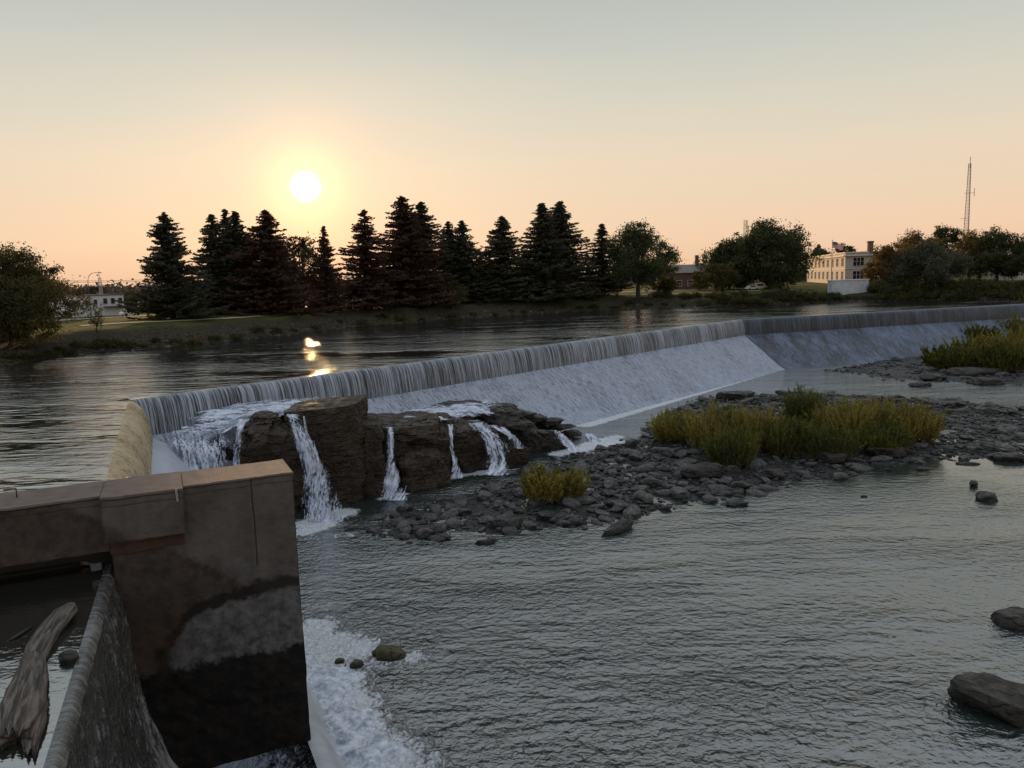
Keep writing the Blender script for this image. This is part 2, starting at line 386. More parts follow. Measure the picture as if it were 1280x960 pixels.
# ------------------------------------------------------------------ falling water sheets
def fall_mat(name, us, vs_, thr, dark=(.012, .014, .017), light=(.42, .46, .56), rough=.3, soft=.12, cover=0.0, bs=.5, bd=.06, clear_top=0.0, fine=1.0, wob=False, bigamp=.35, ior=1.4, grow=0):  # blue in the default light colour stands in for open shade
    m, t, b, o = newmat(name); uv = t.new('ShaderNodeUVMap', uv_map='UVMap').outputs[0]
    sep = t.new('ShaderNodeSeparateXYZ'); t.l.new(uv, sep.inputs[0])
    wv = t.noise(t.mapping(uv, (.5, .3, 1)), 1, 2)
    cu = t.new('ShaderNodeCombineXYZ'); t.l.new(t.math('ADD', sep.outputs[0], t.math('MULTIPLY', wv, .5)), cu.inputs[0]); t.l.new(sep.outputs[1], cu.inputs[1]); uv2 = cu.outputs[0] if wob else uv
    a1 = t.noise(t.mapping(uv2, (us, vs_, 1)), 1, 4, .6); a2 = t.noise(t.mapping(uv2, (us * 2.7, vs_ * 2.5, 1), loc=(3, 9, 0)), 1, 4, .65)
    a3 = t.noise(t.mapping(uv2, (us * 7 * fine, vs_ * 12, 1), loc=(7, 1, 0)), 1, 3, .6)
    big = t.noise(t.mapping(uv, (.35, .12, 1)), 1, 3)
    x = t.math('ADD', t.math('MULTIPLY', a1, .45), t.math('ADD', t.math('MULTIPLY', a2, .38), t.math('MULTIPLY', a3, .17)))
    x = t.math('ADD', x, t.math('MULTIPLY_ADD', big, bigamp, -bigamp / 2 + cover))
    if clear_top: x = t.math('SUBTRACT', x, t.step(sep.outputs[1], .0, clear_top, .03, 0))
    if grow: x = t.math('ADD', x, t.step(sep.outputs[1], 8.0, 12.5, 0, grow * 1.6))
    mk = t.step(x, thr - soft, thr + soft)
    t.put(b.inputs['Base Color'], t.mix(mk, dark + (1,), light + (1,)))
    t.put(b.inputs['Roughness'], t.math('MULTIPLY_ADD', mk, .45, rough)); b.inputs['IOR'].default_value = ior
    bump(t, x, bs, bd, b); return m
m_curtain = fall_mat('falling_water', 7.5, .14, .51, light=(.33, .36, .43), dark=(.010, .010, .013), clear_top=1.0, soft=.09, bs=.5, bd=.05, bigamp=.15)
m_apron = fall_mat('apron_water', 6, 1.0, .49, dark=(.035, .04, .055), light=(.32, .355, .44), soft=.075, fine=1.2, bigamp=.14, bs=1, bd=.14, cover=.03)
m_apron_far = fall_mat('apron_water_shaded', 3.6, .6, .52, dark=(.012, .015, .022), light=(.13, .165, .25), soft=.09, bs=1, bd=.12)  # far-arm copies of the weir water: shade mixed into the colour, less foam
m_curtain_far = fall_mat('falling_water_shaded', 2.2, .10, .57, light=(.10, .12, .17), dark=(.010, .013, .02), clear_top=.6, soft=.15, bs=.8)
m_wing = fall_mat('wing_water_sun_gold', 6, 2.2, .50, dark=(.02, .016, .012), light=(.34, .31, .27), rough=.14, soft=.10, bs=1, bd=.45, ior=4.5); m_wing.node_tree.nodes['Principled BSDF'].inputs['Specular Tint'].default_value = (1, .80, .52, 1)  # warm specular tint paints the low sun's gold into this sheet
m_wing_ap = fall_mat('wing_apron_water', 2.2, .4, .34, dark=(.12, .13, .16), light=(.34, .37, .44), soft=.2, bs=.5)
m_lip = simple('lip_water', (.20, .20, .21), rough=.12, var=.2, scale=2, bs=.25, bd=.04)

CURT = [(-.25, 6.985), (-.05, 6.93), (.12, 6.80), (.28, 6.55), (.40, 6.2), (.50, 5.8), (.57, 5.4), (.63, 5.0), (.68, 4.55)]
LIPP = [(LIP, 7.0), (-.6, 7.003), (-.25, 6.985)]
CURTW = [(-.25, 6.985), (-.05, 6.93), (.15, 6.80), (.38, 6.58), (.6, 6.25), (.78, 5.82), (.9, 5.3), (.97, 4.75), (1.0, 4.55)]
APRW = [(.98, 4.60), (1.2, 4.40), (1.9, 4.05), (2.7, 3.3), (3.8, 2.4), (5.0, 1.55), (6.2, .72), (6.9, .28), (7.4, .06), (7.9, -.08)]
APR = [(.66, 4.62), (.85, 4.42), (1.1, 4.25), (1.6, 3.95), (2.6, 3.25), (3.8, 2.4), (5.0, 1.55), (6.2, .72), (6.9, .28), (7.4, .06), (7.9, -.08)]
def resample(pr, n):
    a = np.array(pr); d_ = np.r_[0, np.cumsum(np.hypot(*np.diff(a, axis=0).T))]; s = np.linspace(0, d_[-1], n)
    return np.stack([np.interp(s, d_, a[:, 0]), np.interp(s, d_, a[:, 1]), s], 1)
def sheet(name, i, prof, nrow, mat, parent, ds=.16, rough=0.0, seed=0, srange=None, zmin=None):
    a, b_ = crest[i], crest[i + 1]; L = (b_ - a).length; n = nrm[i]; dd = dirs[i]
    s = np.arange(-4 if i == 0 else 0, L + ds, ds)
    if srange: s = np.arange(srange[0], srange[1], ds)
    pr = resample(prof, nrow); V = []; UV = []
    def mit(j, off):   # along-distance shift of the mitred corner j for offset off
        if j < 1 or j > 2: return 0.0
        m = (nrm[j - 1] + nrm[j]).normalized(); q = crest[j] + m * (off / m.dot(nrm[j])); return (q - a).dot(dd)
    for k, (o_, z_, q_) in enumerate(pr):
        lo = mit(i, o_) if i >= 1 else -1.0; hi = mit(i + 1, o_) if i + 1 <= 2 else L
        if i == 0: lo = wall_cut(a + n * (o_ * .7), dd)
        ss = np.clip(s, lo, hi)
        for x in ss:
            r_ = 0
            if rough: r_ = rough * (noise.noise((x * 2.6, q_ * .35, seed)) + .5 * noise.noise((x * 7, q_ * 1.0, seed + 4)))
            if k in (0,): r_ = 0
            oo = 1.0 + (o_ - 1.0) * (.62 + .38 * max(0, min(1, x / L))) if i == 0 and o_ > 1.0 else o_
            p = a + dd * float(x) + n * (oo + r_); V.append((p.x, p.y, z_ + r_ * .5)); UV.append((x, q_ + seed))
    Q = grid_q(nrow, len(s)); me = mesh_np(name, V, Q[:, ::-1], UV)
    return link(name, me, mat, parent)
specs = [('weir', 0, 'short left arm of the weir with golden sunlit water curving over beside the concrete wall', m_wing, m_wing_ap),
         ('weir', 1, 'long middle arm of the weir with pale water sliding down its slope behind the rocks', m_curtain, m_apron),
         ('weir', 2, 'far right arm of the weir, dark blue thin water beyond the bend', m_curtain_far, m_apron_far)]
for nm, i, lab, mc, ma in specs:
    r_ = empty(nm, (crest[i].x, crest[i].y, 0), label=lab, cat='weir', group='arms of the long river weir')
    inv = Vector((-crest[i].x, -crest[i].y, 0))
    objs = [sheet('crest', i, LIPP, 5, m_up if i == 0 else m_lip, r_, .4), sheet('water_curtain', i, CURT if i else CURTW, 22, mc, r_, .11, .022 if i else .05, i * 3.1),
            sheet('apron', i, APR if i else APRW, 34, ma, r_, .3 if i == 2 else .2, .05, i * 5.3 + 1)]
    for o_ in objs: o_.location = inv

# foam line at the mitre and along the foot of the middle arm
m_foam, t, b, o = newmat('white_foam'); p = t.new('ShaderNodeNewGeometry').outputs['Position']
t.put(b.inputs['Base Color'], t.mix(t.step(t.noise(p, 3, 6, .7), .3, .65), (.22, .26, .33, 1), (.66, .70, .78, 1))); b.inputs['Roughness'].default_value = .7  # foam white tinted blue for the shade it lies in
bump(t, t.noise(p, 5, 6, .7), 1, .15, b)

# ------------------------------------------------------------------ rocks
def rock_mesh(name, rx, ry, rz, seed, sub=3, planes=9, jag=.12, cut=.72):
    bm = bmesh.new(); bmesh.ops.create_icosphere(bm, subdivisions=sub, radius=1); rr = random.Random(seed)
    pl = []
    for _ in range(planes):
        n = Vector((rr.gauss(0, 1), rr.gauss(0, 1), rr.gauss(0, .8))).normalized(); pl.append((n, rr.uniform(cut, .95)))
    pl.append((Vector((rr.uniform(-.15, .15), rr.uniform(-.15, .15), 1)).normalized(), rr.uniform(.55, .8)))
    for v in bm.verts:
        c = v.co.copy()
        for n, dd in pl:
            e_ = c.dot(n) - dd
            if e_ > 0: c -= n * e_
        q = c * 2.2 + Vector((seed * 3.1, seed, 0)); c *= 1 + jag * noise.noise(q) + jag * .5 * noise.noise(q * 2.7)
        v.co = Vector((c.x * rx, c.y * ry, c.z * rz))
    me = bpy.data.meshes.new(name); bm.to_mesh(me); bm.free(); return me
m_rub = rock_mat('river_stone', (.017, .016, .016), (.085, .078, .077), wet=.25, scale=1.6, vary=True)
m_cliff = rock_mat('basalt', (.009, .0055, .0035), (.062, .038, .024), wet=.4, moss=.22, layered=1.4)
m_slab = rock_mat('slab_stone', (.012, .010, .009), (.062, .054, .048), wet=.35, layered=1.2)
m_mossy = rock_mat('mossy_stone', (.03, .024, .014), (.09, .07, .035), wet=.4, moss=.7, scale=1.5)

# gravel bars : polygons given on the water plane
barA = [at(u, v, 0) for u, v in [(462, 668), (505, 638), (560, 622), (620, 604), (665, 584), (715, 567), (790, 551), (830, 520), (880, 497), (1000, 492), (1180, 500), (1300, 515), (1310, 580), (1230, 574), (1165, 578), (1100, 588), (1010, 603), (930, 622), (870, 632), (810, 640), (745, 655), (660, 666), (600, 673), (540, 678)]]
barB = [at(u, v, 0) for u, v in [(1035, 463), (1110, 447), (1180, 430), (1260, 415), (1330, 405), (1340, 480), (1250, 482), (1170, 478), (1120, 476)]]
def sdist(px, py, poly):
    pts = np.array([(q.x, q.y) for q in poly]); n = len(pts); dmin = np.full(px.shape, 1e9); ins = np.zeros(px.shape, bool)
    for i in range(n):
        a, b_ = pts[i], pts[(i + 1) % n]; dmin = np.minimum(dmin, segd(px, py, a, b_))
        c = ((a[1] > py) != (b_[1] > py)); xx = (b_[0] - a[0]) * (py - a[1]) / (b_[1] - a[1] + 1e-12) + a[0]; ins ^= c & (px < xx)
    return np.where(ins, dmin, -dmin)
def bar_h(px, py):
    d_ = np.maximum(sdist(px, py, barA), sdist(px, py, barB) * .8); return d_
m_grav = rock_mat('gravel', (.012, .011, .011), (.05, .045, .042), wet=.3, scale=3)
def bar_surface(name, poly, ds, hmax):
    xs_ = [q.x for q in poly]; ys_ = [q.y for q in poly]
    gx = np.arange(min(xs_) - 2, max(xs_) + 2, ds); gy = np.arange(min(ys_) - 2, max(ys_) + 2, ds); X, Y = np.meshgrid(gx, gy)
    d_ = sdist(X, Y, poly)
    N = np.array([noise.noise((x * .35, y * .35, 2)) + .6 * noise.noise((x * 1.3, y * 1.3, 2)) for x, y in zip(X.ravel(), Y.ravel())]).reshape(X.shape)
    Z = np.clip(d_ * .07, -1, hmax) - .07 + N * .16
    me = mesh_np(name, np.stack([X.ravel(), Y.ravel(), Z.ravel()], 1), grid_q(len(gy), len(gx)))
    tag(link(name, me, m_grav), kind='structure')
    return lambda x, y: float(Z[min(len(gy) - 1, max(0, int((y - gy[0]) / ds))), min(len(gx) - 1, max(0, int((x - gx[0]) / ds)))])
hA = bar_surface('gravel_bar', barA, .45, .10); hB = bar_surface('gravel_bar_far', barB, .8, .3)
m_rub2 = rock_mat('pale_river_stone', (.025, .023, .023), (.13, .122, .12), wet=.3, scale=1.4)
base_rocks = [rock_mesh('river_rock', 1, .8, .55, s, 2 if s < 9 else 3, 9, .10, .6) for s in range(18)]
for k_, m_ in enumerate(base_rocks): m_.materials.append(m_rub2 if k_ in (9, 12, 14, 17) else m_rub)
cands = []
for poly, n, hf in ((barA, 9000, hA), (barB, 4000, hB)):
    xs_ = [q.x for q in poly]; ys_ = [q.y for q in poly]
    X = rng.uniform(min(xs_) - 1, max(xs_) + 1, n * 3); Y = rng.uniform(min(ys_) - 1, max(ys_) + 1, n * 3); d_ = sdist(X, Y, poly)
    ok = (d_ + rng.exponential(.5, X.size) > .15) & (rng.random(X.size) < 1.0); X, Y = X[ok][:n], Y[ok][:n]
    for x, y in zip(X, Y):
        r_ = float(np.clip(rng.lognormal(-1.75, .50), .07, .58)) * (1 if y < 75 else 1.25)
        cands.append((r_ / y, x, y, r_, hf(x, y)))
cands.sort(reverse=True)
gname = 'loose stones of the rubble bar below the weir'
placed = []; rest = []
for c in cands:
    _, x, y, r_, h_ = c
    if len(placed) < 300 and all((x - q[1]) ** 2 + (y - q[2]) ** 2 > (.62 * (r_ + q[3])) ** 2 for q in placed): placed.append(c)
    else: rest.append(c)
for k, (_, x, y, r_, h_) in enumerate(placed):
    o_ = bpy.data.objects.new('river_rock', base_rocks[9 + k % 9]); col.objects.link(o_)
    o_.location = (x, y, h_ + r_ * .22); s = r_ * random.uniform(1.0, 1.5)
    o_.scale = (s * random.uniform(.9, 1.5), s, s * random.uniform(.7, 1.15)); o_.rotation_euler = (random.uniform(-.3, .3), random.uniform(-.3, .3), random.uniform(0, 6.3))
    tag(o_, 'rough dark grey stone lying among the wet rubble below the weir', 'rock', gname)
VV = []; QQ = []; off = 0
bases = []
for m_ in base_rocks[:9]:
    v_ = np.array([v.co[:] for v in m_.vertices]); f_ = np.array([p.vertices[:] for p in m_.polygons]); bases.append((v_, f_))
for k, (_, x, y, r_, h_) in enumerate(rest):
    v_, f_ = bases[k % 9]; a = random.uniform(0, 6.3); c_, s_ = math.cos(a), math.sin(a); r_ *= .8
    sc = np.array([r_ * random.uniform(.9, 1.6), r_, r_ * random.uniform(.7, 1.1)]); q = v_ * sc
    q = np.stack([q[:, 0] * c_ - q[:, 1] * s_ + x, q[:, 0] * s_ + q[:, 1] * c_ + y, q[:, 2] + q[:, 0] * random.uniform(-.25, .25) + h_ + r_ * .2], 1)
    VV.append(q); QQ.append(f_ + off); off += len(q)
tag(link('small_stones', mesh_np('small_stones', np.vstack(VV), np.vstack(QQ)), m_rub, smooth=False), 'countless small dark wet stones filling the rubble bar', 'stones', kind='stuff')

# notable single rocks: (u,v_waterline,size,rx,ry,rz,rot,label)
def lone(u, v, r, sx, sy, sz, rot, label, mat=m_rub, z=0.0, sub=4, tilt=(0, 0), name='boulder', group=None, jag=.12, cut=.62):
    lone.k += 1; me = rock_mesh(name, r * sx, r * sy, r * sz, 100 + lone.k, sub, 10, jag, cut); q = at(u, v, 0)
    o_ = link(name, me, mat, loc=(q.x, q.y, z), smooth=False); o_.rotation_euler = (tilt[0], tilt[1], rot); me.shade_smooth()
    return tag(o_, label, 'rock', group)
lone.k = 0
lone(772, 664, 1.0, 1.35, .45, .42, .75, 'long flat grey slab lying in shallow water at the near edge of the bar', m_slab, .18, tilt=(0, -.12))
lone(721, 655, .6, 1, .7, .5, 0, 'dark oval rock in the water just left of the long grey slab', m_rub, .1)
lone(607, 679, .55, 1.2, .6, .45, .2, 'low flat dark rock standing alone in the water in front of the bar', m_rub, .05)
lone(634, 660, .95, 1.1, .8, .55, 0, 'broad rounded dark rock at the near water edge left of the small bush', m_rub, .2)
lone(535, 665, .8, 1.3, .7, .45, 0, 'flat dark rock at the left tip of the rubble bar', m_rub, .1)
lone(682, 650, .7, 1, .8, .6, 1, 'dark blocky rock at the bar edge below the small bush', m_rub, .2)
lone(484, 820, .58, 1.25, .75, .62, -.2, 'mossy brown rock awash in the foam right of the concrete wall', m_mossy, .12)
lone(446, 833, .25, 1.1, .8, .8, 0, 'small brown rock in the foam left of the mossy rock', m_mossy, .08)
lone(425, 828, .2, 1, .8, .8, 0, 'smallest wet rock in the white foam beside the wall', m_mossy, .02)
lone(1232, 624, .62, 1.2, .9, .72, 0, 'black rounded rock alone in the calm water at the right', m_rub, .12)
lone(1217, 608, .33, .8, .8, 1.0, 0, 'small pointed black rock just behind the black rounded rock', m_rub, .12)
lone(1209, 580, .5, 1.7, .6, .28, -.2, 'low flat black rock in the calm water near the far shore', m_rub, .03)
lone(1154, 587, .4, 1.4, .7, .4, 0, 'flat dark stone in calm water off the island edge', m_rub, .05)
lone(1268, 778, .82, 1.25, .9, .62, .1, 'dark peaked rock at the right edge of the pool', m_slab, .08)
lone(1262, 890, 1.35, 1.25, .8, .68, -.35, 'large wet dark slab of rock breaking the water at the lower right', m_slab, .12, sub=5, tilt=(.1, .18), jag=.14, cut=.42)
lone(1080, 621, .16, 1.3, .8, .6, 0, 'tiny dark stone just breaking the calm water', m_rub, .02)
lone(880, 596, 1.25, 1.3, .8, .55, .1, 'large pale grey rock at the front left foot of the island bushes', m_slab, .4)
lone(968, 598, .75, 1, .8, .7, .3, 'pale squared rock at the shore under the middle of the island bushes', m_slab, .3)
lone(1110, 570, 1.3, 1.5, .8, .5, .2, 'wide grey slab at the right foot of the island bushes', m_slab, .35)
lone(1040, 578, 1.0, 1.2, .8, .6, 0, 'grey angular rock between the wide slab and the squared rock', m_slab, .35)
lone(920, 632, .6, 1.4, .7, .4, 0, 'dark flat rock at the water edge below the island', m_rub, .08)
lone(1215, 470, 2.2, 1.6, .8, .42, -.1, 'wide grey slab by the stream under the far thicket', m_slab, .4)
lone(1240, 452, 2.6, 1.4, .9, .5, .2, 'long pale slab resting under the far right bushes', m_slab, .6)
lone(1235, 480, 1.5, 1.3, .9, .45, 0, 'dark low slab jutting into the stream at the far right', m_rub, .25)
lone(1165, 475, 1.3, 1.4, .9, .45, 0, 'grey slab left of the far right bushes', m_slab, .35)
lone(1150, 483, 1.0, 1.4, .9, .4, 0, 'dark slab half in the stream behind the island', m_rub, .15)
lone(1265, 575, .9, 1.4, .8, .4, 0, 'flat grey rock at the shore on the right edge', m_slab, .2)
lone(920, 500, 1.5, 1.5, .8, .5, 0, 'dark boulder behind the left end of the island bushes', m_rub, .5)

# the cliff outcrop: displaced boxes
def cliff(name, u0, u1, vtl, vtr, Y0, Y1, thick, label, zb=-1.0, rnd=.22, mat=m_cliff, amp=.34, cat='rock', seed=0, slopeback=0.0, res=.11):
    a = at_y(u0, vtl, Y0); b_ = at_y(u1, vtr, Y1)
    L = (v2(b_) - v2(a)).length; dd = (v2(b_) - v2(a)).normalized(); nn = Vector((-dd.y, dd.x))
    if nn.y < 0: nn = -nn
    H = max(a.z, b_.z) - zb; nx, ny, nz = [max(6, int(q / (res * 1.6))) for q in (L, thick, H)]
    bm = bmesh.new(); grid = {}
    def vert(i, j, k):
        if (i, j, k) not in grid:
            x, y, z = i / nx, j / ny, k / nz
            # rounded box
            cx, cy, cz = x * 2 - 1, y * 2 - 1, z
            top = a.z + (b_.z - a.z) * x - slopeback * y
            ex = (abs(cx) ** 6 + abs(cy) ** 6) ** (1 / 6.0); sq = 1.0 / max(ex, 1e-6) * max(abs(cx), abs(cy)) if ex > 0 else 1
            inner = 1 - rnd * max(0, (z - .8) / .2) ** 2 * .5
            px, py = cx * sq * inner, cy * sq * inner
            P = v2(a) + dd * ((px + 1) / 2 * L) + nn * ((py + 1) / 2 * thick)
            zz_ = zb + (top - zb) * z - rnd * 1.2 * max(0, ex - .55) ** 2 * (1 if z > .8 else 0) * 2
            q = Vector((P.x, P.y, zz_)); s_ = seed * 7.7
            # blocky strata and rounded lumps
            dsp = amp * (noise.noise(q * .5 + Vector((s_, 0, 0))) * 1.6 + noise.noise(q * 1.3 + Vector((0, s_, 0))) * .9 + .5 * noise.noise(q * 2.9) + .28 * noise.noise(q * 6.5))
            st = amp * .7 * (noise.noise(Vector((q.x * .25 + s_, q.y * .25, round(q.z * 1.3 + noise.noise(q * .6) * .8) * 3.3))))
            cl = amp * 1.1 * noise.noise(Vector((round(q.x * .9 + .4 * noise.noise(q * .7)) * 2.7, s_, round(q.z * .5) * 1.9)))
            od_ = Vector((dd.x * cx + nn.x * cy, dd.y * cx + nn.y * cy, .25)).normalized()
            grid[(i, j, k)] = bm.verts.new(q + od_ * (dsp + st + cl))
        return grid[(i, j, k)]
    for i in range(nx):
        for j in range(ny): bm.faces.new([vert(i, j, nz), vert(i + 1, j, nz), vert(i + 1, j + 1, nz), vert(i, j + 1, nz)])
    for k in range(nz):
        for i in range(nx):
            bm.faces.new([vert(i, 0, k), vert(i + 1, 0, k), vert(i + 1, 0, k + 1), vert(i, 0, k + 1)]); bm.faces.new([vert(i + 1, ny, k), vert(i, ny, k), vert(i, ny, k + 1), vert(i + 1, ny, k + 1)])
        for j in range(ny):
            bm.faces.new([vert(0, j + 1, k), vert(0, j, k), vert(0, j, k + 1), vert(0, j + 1, k + 1)]); bm.faces.new([vert(nx, j, k), vert(nx, j + 1, k), vert(nx, j + 1, k + 1), vert(nx, j, k + 1)])
    bmesh.ops.recalc_face_normals(bm, faces=bm.faces)
    me = bpy.data.meshes.new(name); bm.to_mesh(me); bm.free()
    o_ = link(name, me, mat, smooth=False); return tag(o_, label, cat)
cliff('rock_outcrop', 291, 374, 530, 524, 45.5, 46.5, 5.5, 'rounded dark rock left of the tall waterfall, rising behind the concrete wall', rnd=.9, seed=1, amp=.35)
cliff('rock_outcrop', 352, 449, 516, 505, 47.6, 48.0, 5.5, 'tallest square-topped brown rock block right of the tall waterfall', rnd=.12, seed=2, amp=.2)
cliff('rock_outcrop', 447, 481, 531, 529, 48.8, 49.3, 5.0, 'narrow rock step with grey streaks leaning on the tallest block', rnd=.2, seed=3, amp=.2)
cliff('rock_outcrop', 478, 568, 536, 528, 51.5, 53.5, 7.0, 'wide dark rock wall between the two thin waterfalls', rnd=.25, seed=4, amp=.3)
cliff('rock_outcrop', 503, 566, 572, 566, 50.0, 51.5, 2.5, 'lower mossy ledge at the foot of the wide dark rock wall', rnd=.5, seed=5, amp=.3)
cliff('rock_outcrop', 560, 632, 527, 532, 54.2, 56.5, 7.0, 'rock shoulder under the broad white cascade', rnd=.6, seed=6, amp=.3)
cliff('rock_outcrop', 610, 668, 512, 518, 60.0, 61.5, 4.0, 'big smooth dark rock sloping down behind the broad cascade', rnd=.8, seed=7, amp=.35, mat=m_slab)
cliff('rock_outcrop', 655, 712, 525, 555, 60.5, 62.5, 3.5, 'sloping dark rock flank right of the pointed boulder', rnd=.8, seed=12, amp=.35, mat=m_slab)
cliff('rock_outcrop', 545, 645, 508, 503, 61.5, 65.5, 3.5, 'layered flat slabs on top of the outcrop against the weir slope', rnd=.5, seed=8, amp=.3, mat=m_slab)
cliff('rock_outcrop', 640, 722, 510, 540, 64.5, 68.0, 3.0, 'layered slabs stepping down along the weir toward the right', rnd=.5, seed=9, amp=.35, mat=m_slab)
cliff('rock_outcrop', 706, 742, 540, 556, 65.5, 67.5, 2.2, 'lowest slabs at the right end of the outcrop beside the small chute', rnd=.6, seed=10, amp=.25, mat=m_slab)
cliff('rock_outcrop', 205, 296, 560, 545, 48.5, 50.5, 4.0, 'low wet rock under the white water left of the outcrop', rnd=.8, seed=11, amp=.35)
lone(650, 583, 1.35, .9, .8, 1.25, .5, 'pointed brown boulder leaning at the foot of the broad cascade', m_cliff, .7, tilt=(0, .25), cut=.5)

for k_, (u_, v_, Y_, sz_) in enumerate([(566, 511, 62, .9), (590, 507, 63.5, 1.0), (612, 510, 62.5, 1.1), (633, 506, 65, .9), (650, 514, 64, 1.1), (668, 520, 64.5, 1.0), (684, 524, 65.5, 1.0), (700, 531, 66, .9), (716, 538, 66.5, .8), (646, 526, 61.5, 1.2), (676, 538, 62, 1.0), (540, 524, 56.5, .8), (515, 530, 54.5, .9), (700, 548, 63.5, .8), (724, 548, 66, .6)]):
    q = at_y(u_, v_, Y_); me = rock_mesh('flat_rock', sz_ * 1.5, sz_ * .9, sz_ * .42, 300 + k_, 4, 12, .16, .5)
    o_ = link('flat_rock', me, m_slab, loc=(q.x, q.y, q.z - .25 * sz_), smooth=False); o_.rotation_euler = (random.uniform(-.1, .1), random.uniform(-.05, .22), random.uniform(-.5, .9))
    tag(o_, 'flat dark slab of layered rock on the crown of the outcrop below the weir', 'rock', 'flat slabs crowning the outcrop')
# ------------------------------------------------------------------ cascades over the rocks
m_casc, t, b, o = newmat('cascade_water'); uv = t.new('ShaderNodeUVMap', uv_map='UVMap').outputs[0]
sep = t.new('ShaderNodeSeparateXYZ'); t.l.new(uv, sep.inputs[0])
a1 = t.noise(t.mapping(uv, (3.5, .6, 1)), 1, 5, .65, .5); a2 = t.noise(t.mapping(uv, (11, 3.5, 1)), 1, 5, .7, .6)
x = t.math('ADD', t.math('MULTIPLY', a1, .55), t.math('MULTIPLY', a2, .45))
edge = t.new('ShaderNodeAttribute', attribute_name='edge').outputs['Fac']
al = t.step(t.math('SUBTRACT', x, t.math('MULTIPLY', edge, .40)), .36, .52)
t.put(b.inputs['Base Color'], t.mix(t.step(x, .36, .62), (.10, .12, .17, 1), (.56, .61, .74, 1))); b.inputs['Roughness'].default_value = .5  # bluish strands: shade is painted into the white
t.put(b.inputs['Alpha'], al); bump(t, x, .9, .12, b)
def cascade(rows, label, mat=m_casc, bulge=.35, n=34, name='waterfall', rough=.22, group='waterfalls over the rock outcrop', edge0=1.0):
    """rows: (uL, uR, v, Y) from top to bottom"""
    rows = np.array(rows, float); tt = np.linspace(0, len(rows) - 1, n); k = np.arange(len(rows))
    R_ = np.stack([np.interp(tt, k, rows[:, i]) for i in range(4)], 1); nc = 16; V = []; UV = []; E = []; acc = 0; prev = None
    seed = rows[0, 0]
    for r in R_:
        a = at_y(r[0], r[2], r[3]); b_ = at_y(r[1], r[2], r[3]); wd = (b_ - a).length
        c = (a + b_) / 2
        if prev is not None: acc += (c - prev).length
        prev = c
        for j in range(nc):
            s = j / (nc - 1); p = a.lerp(b_, s); q = noise.noise((p.x * 1.5 + seed, p.z * 1.5, p.y * .5)) + .5 * noise.noise((p.x * 4 + seed, p.z * 3, 0))
            p = p + Vector((q * .1, -bulge * math.sin(math.pi * s) - q * rough, q * rough * .3)); V.append(p); UV.append((s * max(wd, .7) + seed, acc)); E.append(abs(2 * s - 1) ** 2.2 * edge0)
    me = mesh_np(name, np.array([tuple(v) for v in V]), grid_q(n, nc), UV); attr(me, 'edge', E)
    return tag(link(name, me, mat), label, 'waterfall', group)
cascade([(352, 378, 513, 49.0), (356, 380, 521, 46.9), (360, 392, 540, 46.2), (366, 404, 562, 46.0), (370, 418, 590, 45.8), (368, 434, 620, 45.5), (366, 448, 645, 45.0), (364, 456, 655, 44.3)], 'tallest white waterfall fanning out right behind the concrete wall', bulge=.5)
cascade([(376, 384, 520, 47.0), (378, 388, 540, 46.6), (384, 400, 562, 46.3), (386, 408, 590, 46.0)], 'thin second strand of water joining the tallest waterfall from its right', bulge=.2)
cascade([(480, 494, 533, 51.6), (481, 496, 545, 50.6), (482, 496, 570, 50.0), (476, 504, 590, 49.6), (470, 516, 612, 49.2), (464, 524, 624, 48.5)], 'narrow waterfall in the cleft beside the streaked rock step', bulge=.3)
cascade([(557, 568, 530, 54.6), (560, 568, 545, 53.4), (562, 571, 565, 53.0), (562, 577, 583, 52.6), (558, 586, 597, 52.0)], 'thin waterfall running down the dark rock left of the broad cascade', bulge=.2)
cascade([(572, 604, 524, 59.0), (580, 616, 529, 56.0), (590, 630, 540, 54.9), (598, 640, 555, 54.3), (602, 642, 572, 53.8), (600, 644, 585, 53.2), (592, 648, 592, 52.2)], 'broad bright cascade pouring over the rock shoulder', bulge=.5)
cascade([(620, 636, 533, 58.8), (628, 642, 540, 57.8), (634, 650, 552, 57.2)], 'short side trickle behind the broad cascade', bulge=.2)
cascade([(686, 700, 537, 62.5), (692, 712, 545, 61.0), (700, 726, 556, 60.0), (704, 740, 564, 59.0)], 'slanting chute of white water right of the sloping rock', bulge=.3)
cascade([(728, 744, 541, 67.8), (728, 752, 546, 65.8), (730, 762, 552, 64.5), (728, 772, 558, 63.5)], 'rightmost small cascade where the weir slope ends at the rubble', bulge=.4)
cascade([(606, 622, 531, 57.8), (618, 640, 538, 56.6), (636, 652, 548, 56.2), (640, 660, 560, 55.8)], 'thin white runnel slipping between the broad cascade and the pointed boulder', bulge=.2)
cascade([(296, 312, 523, 47.6), (292, 308, 536, 45.6), (290, 306, 560, 45.2), (288, 306, 600, 45)], 'veil of water on the left shoulder of the rounded dark rock', bulge=.2)
cascade([(200, 285, 522, 54.0), (204, 290, 540, 50.0), (206, 294, 560, 47.6), (210, 296, 590, 46.6), (214, 298, 620, 45.5)], 'white water sliding over low rock left of the outcrop', bulge=.3, edge0=.5)
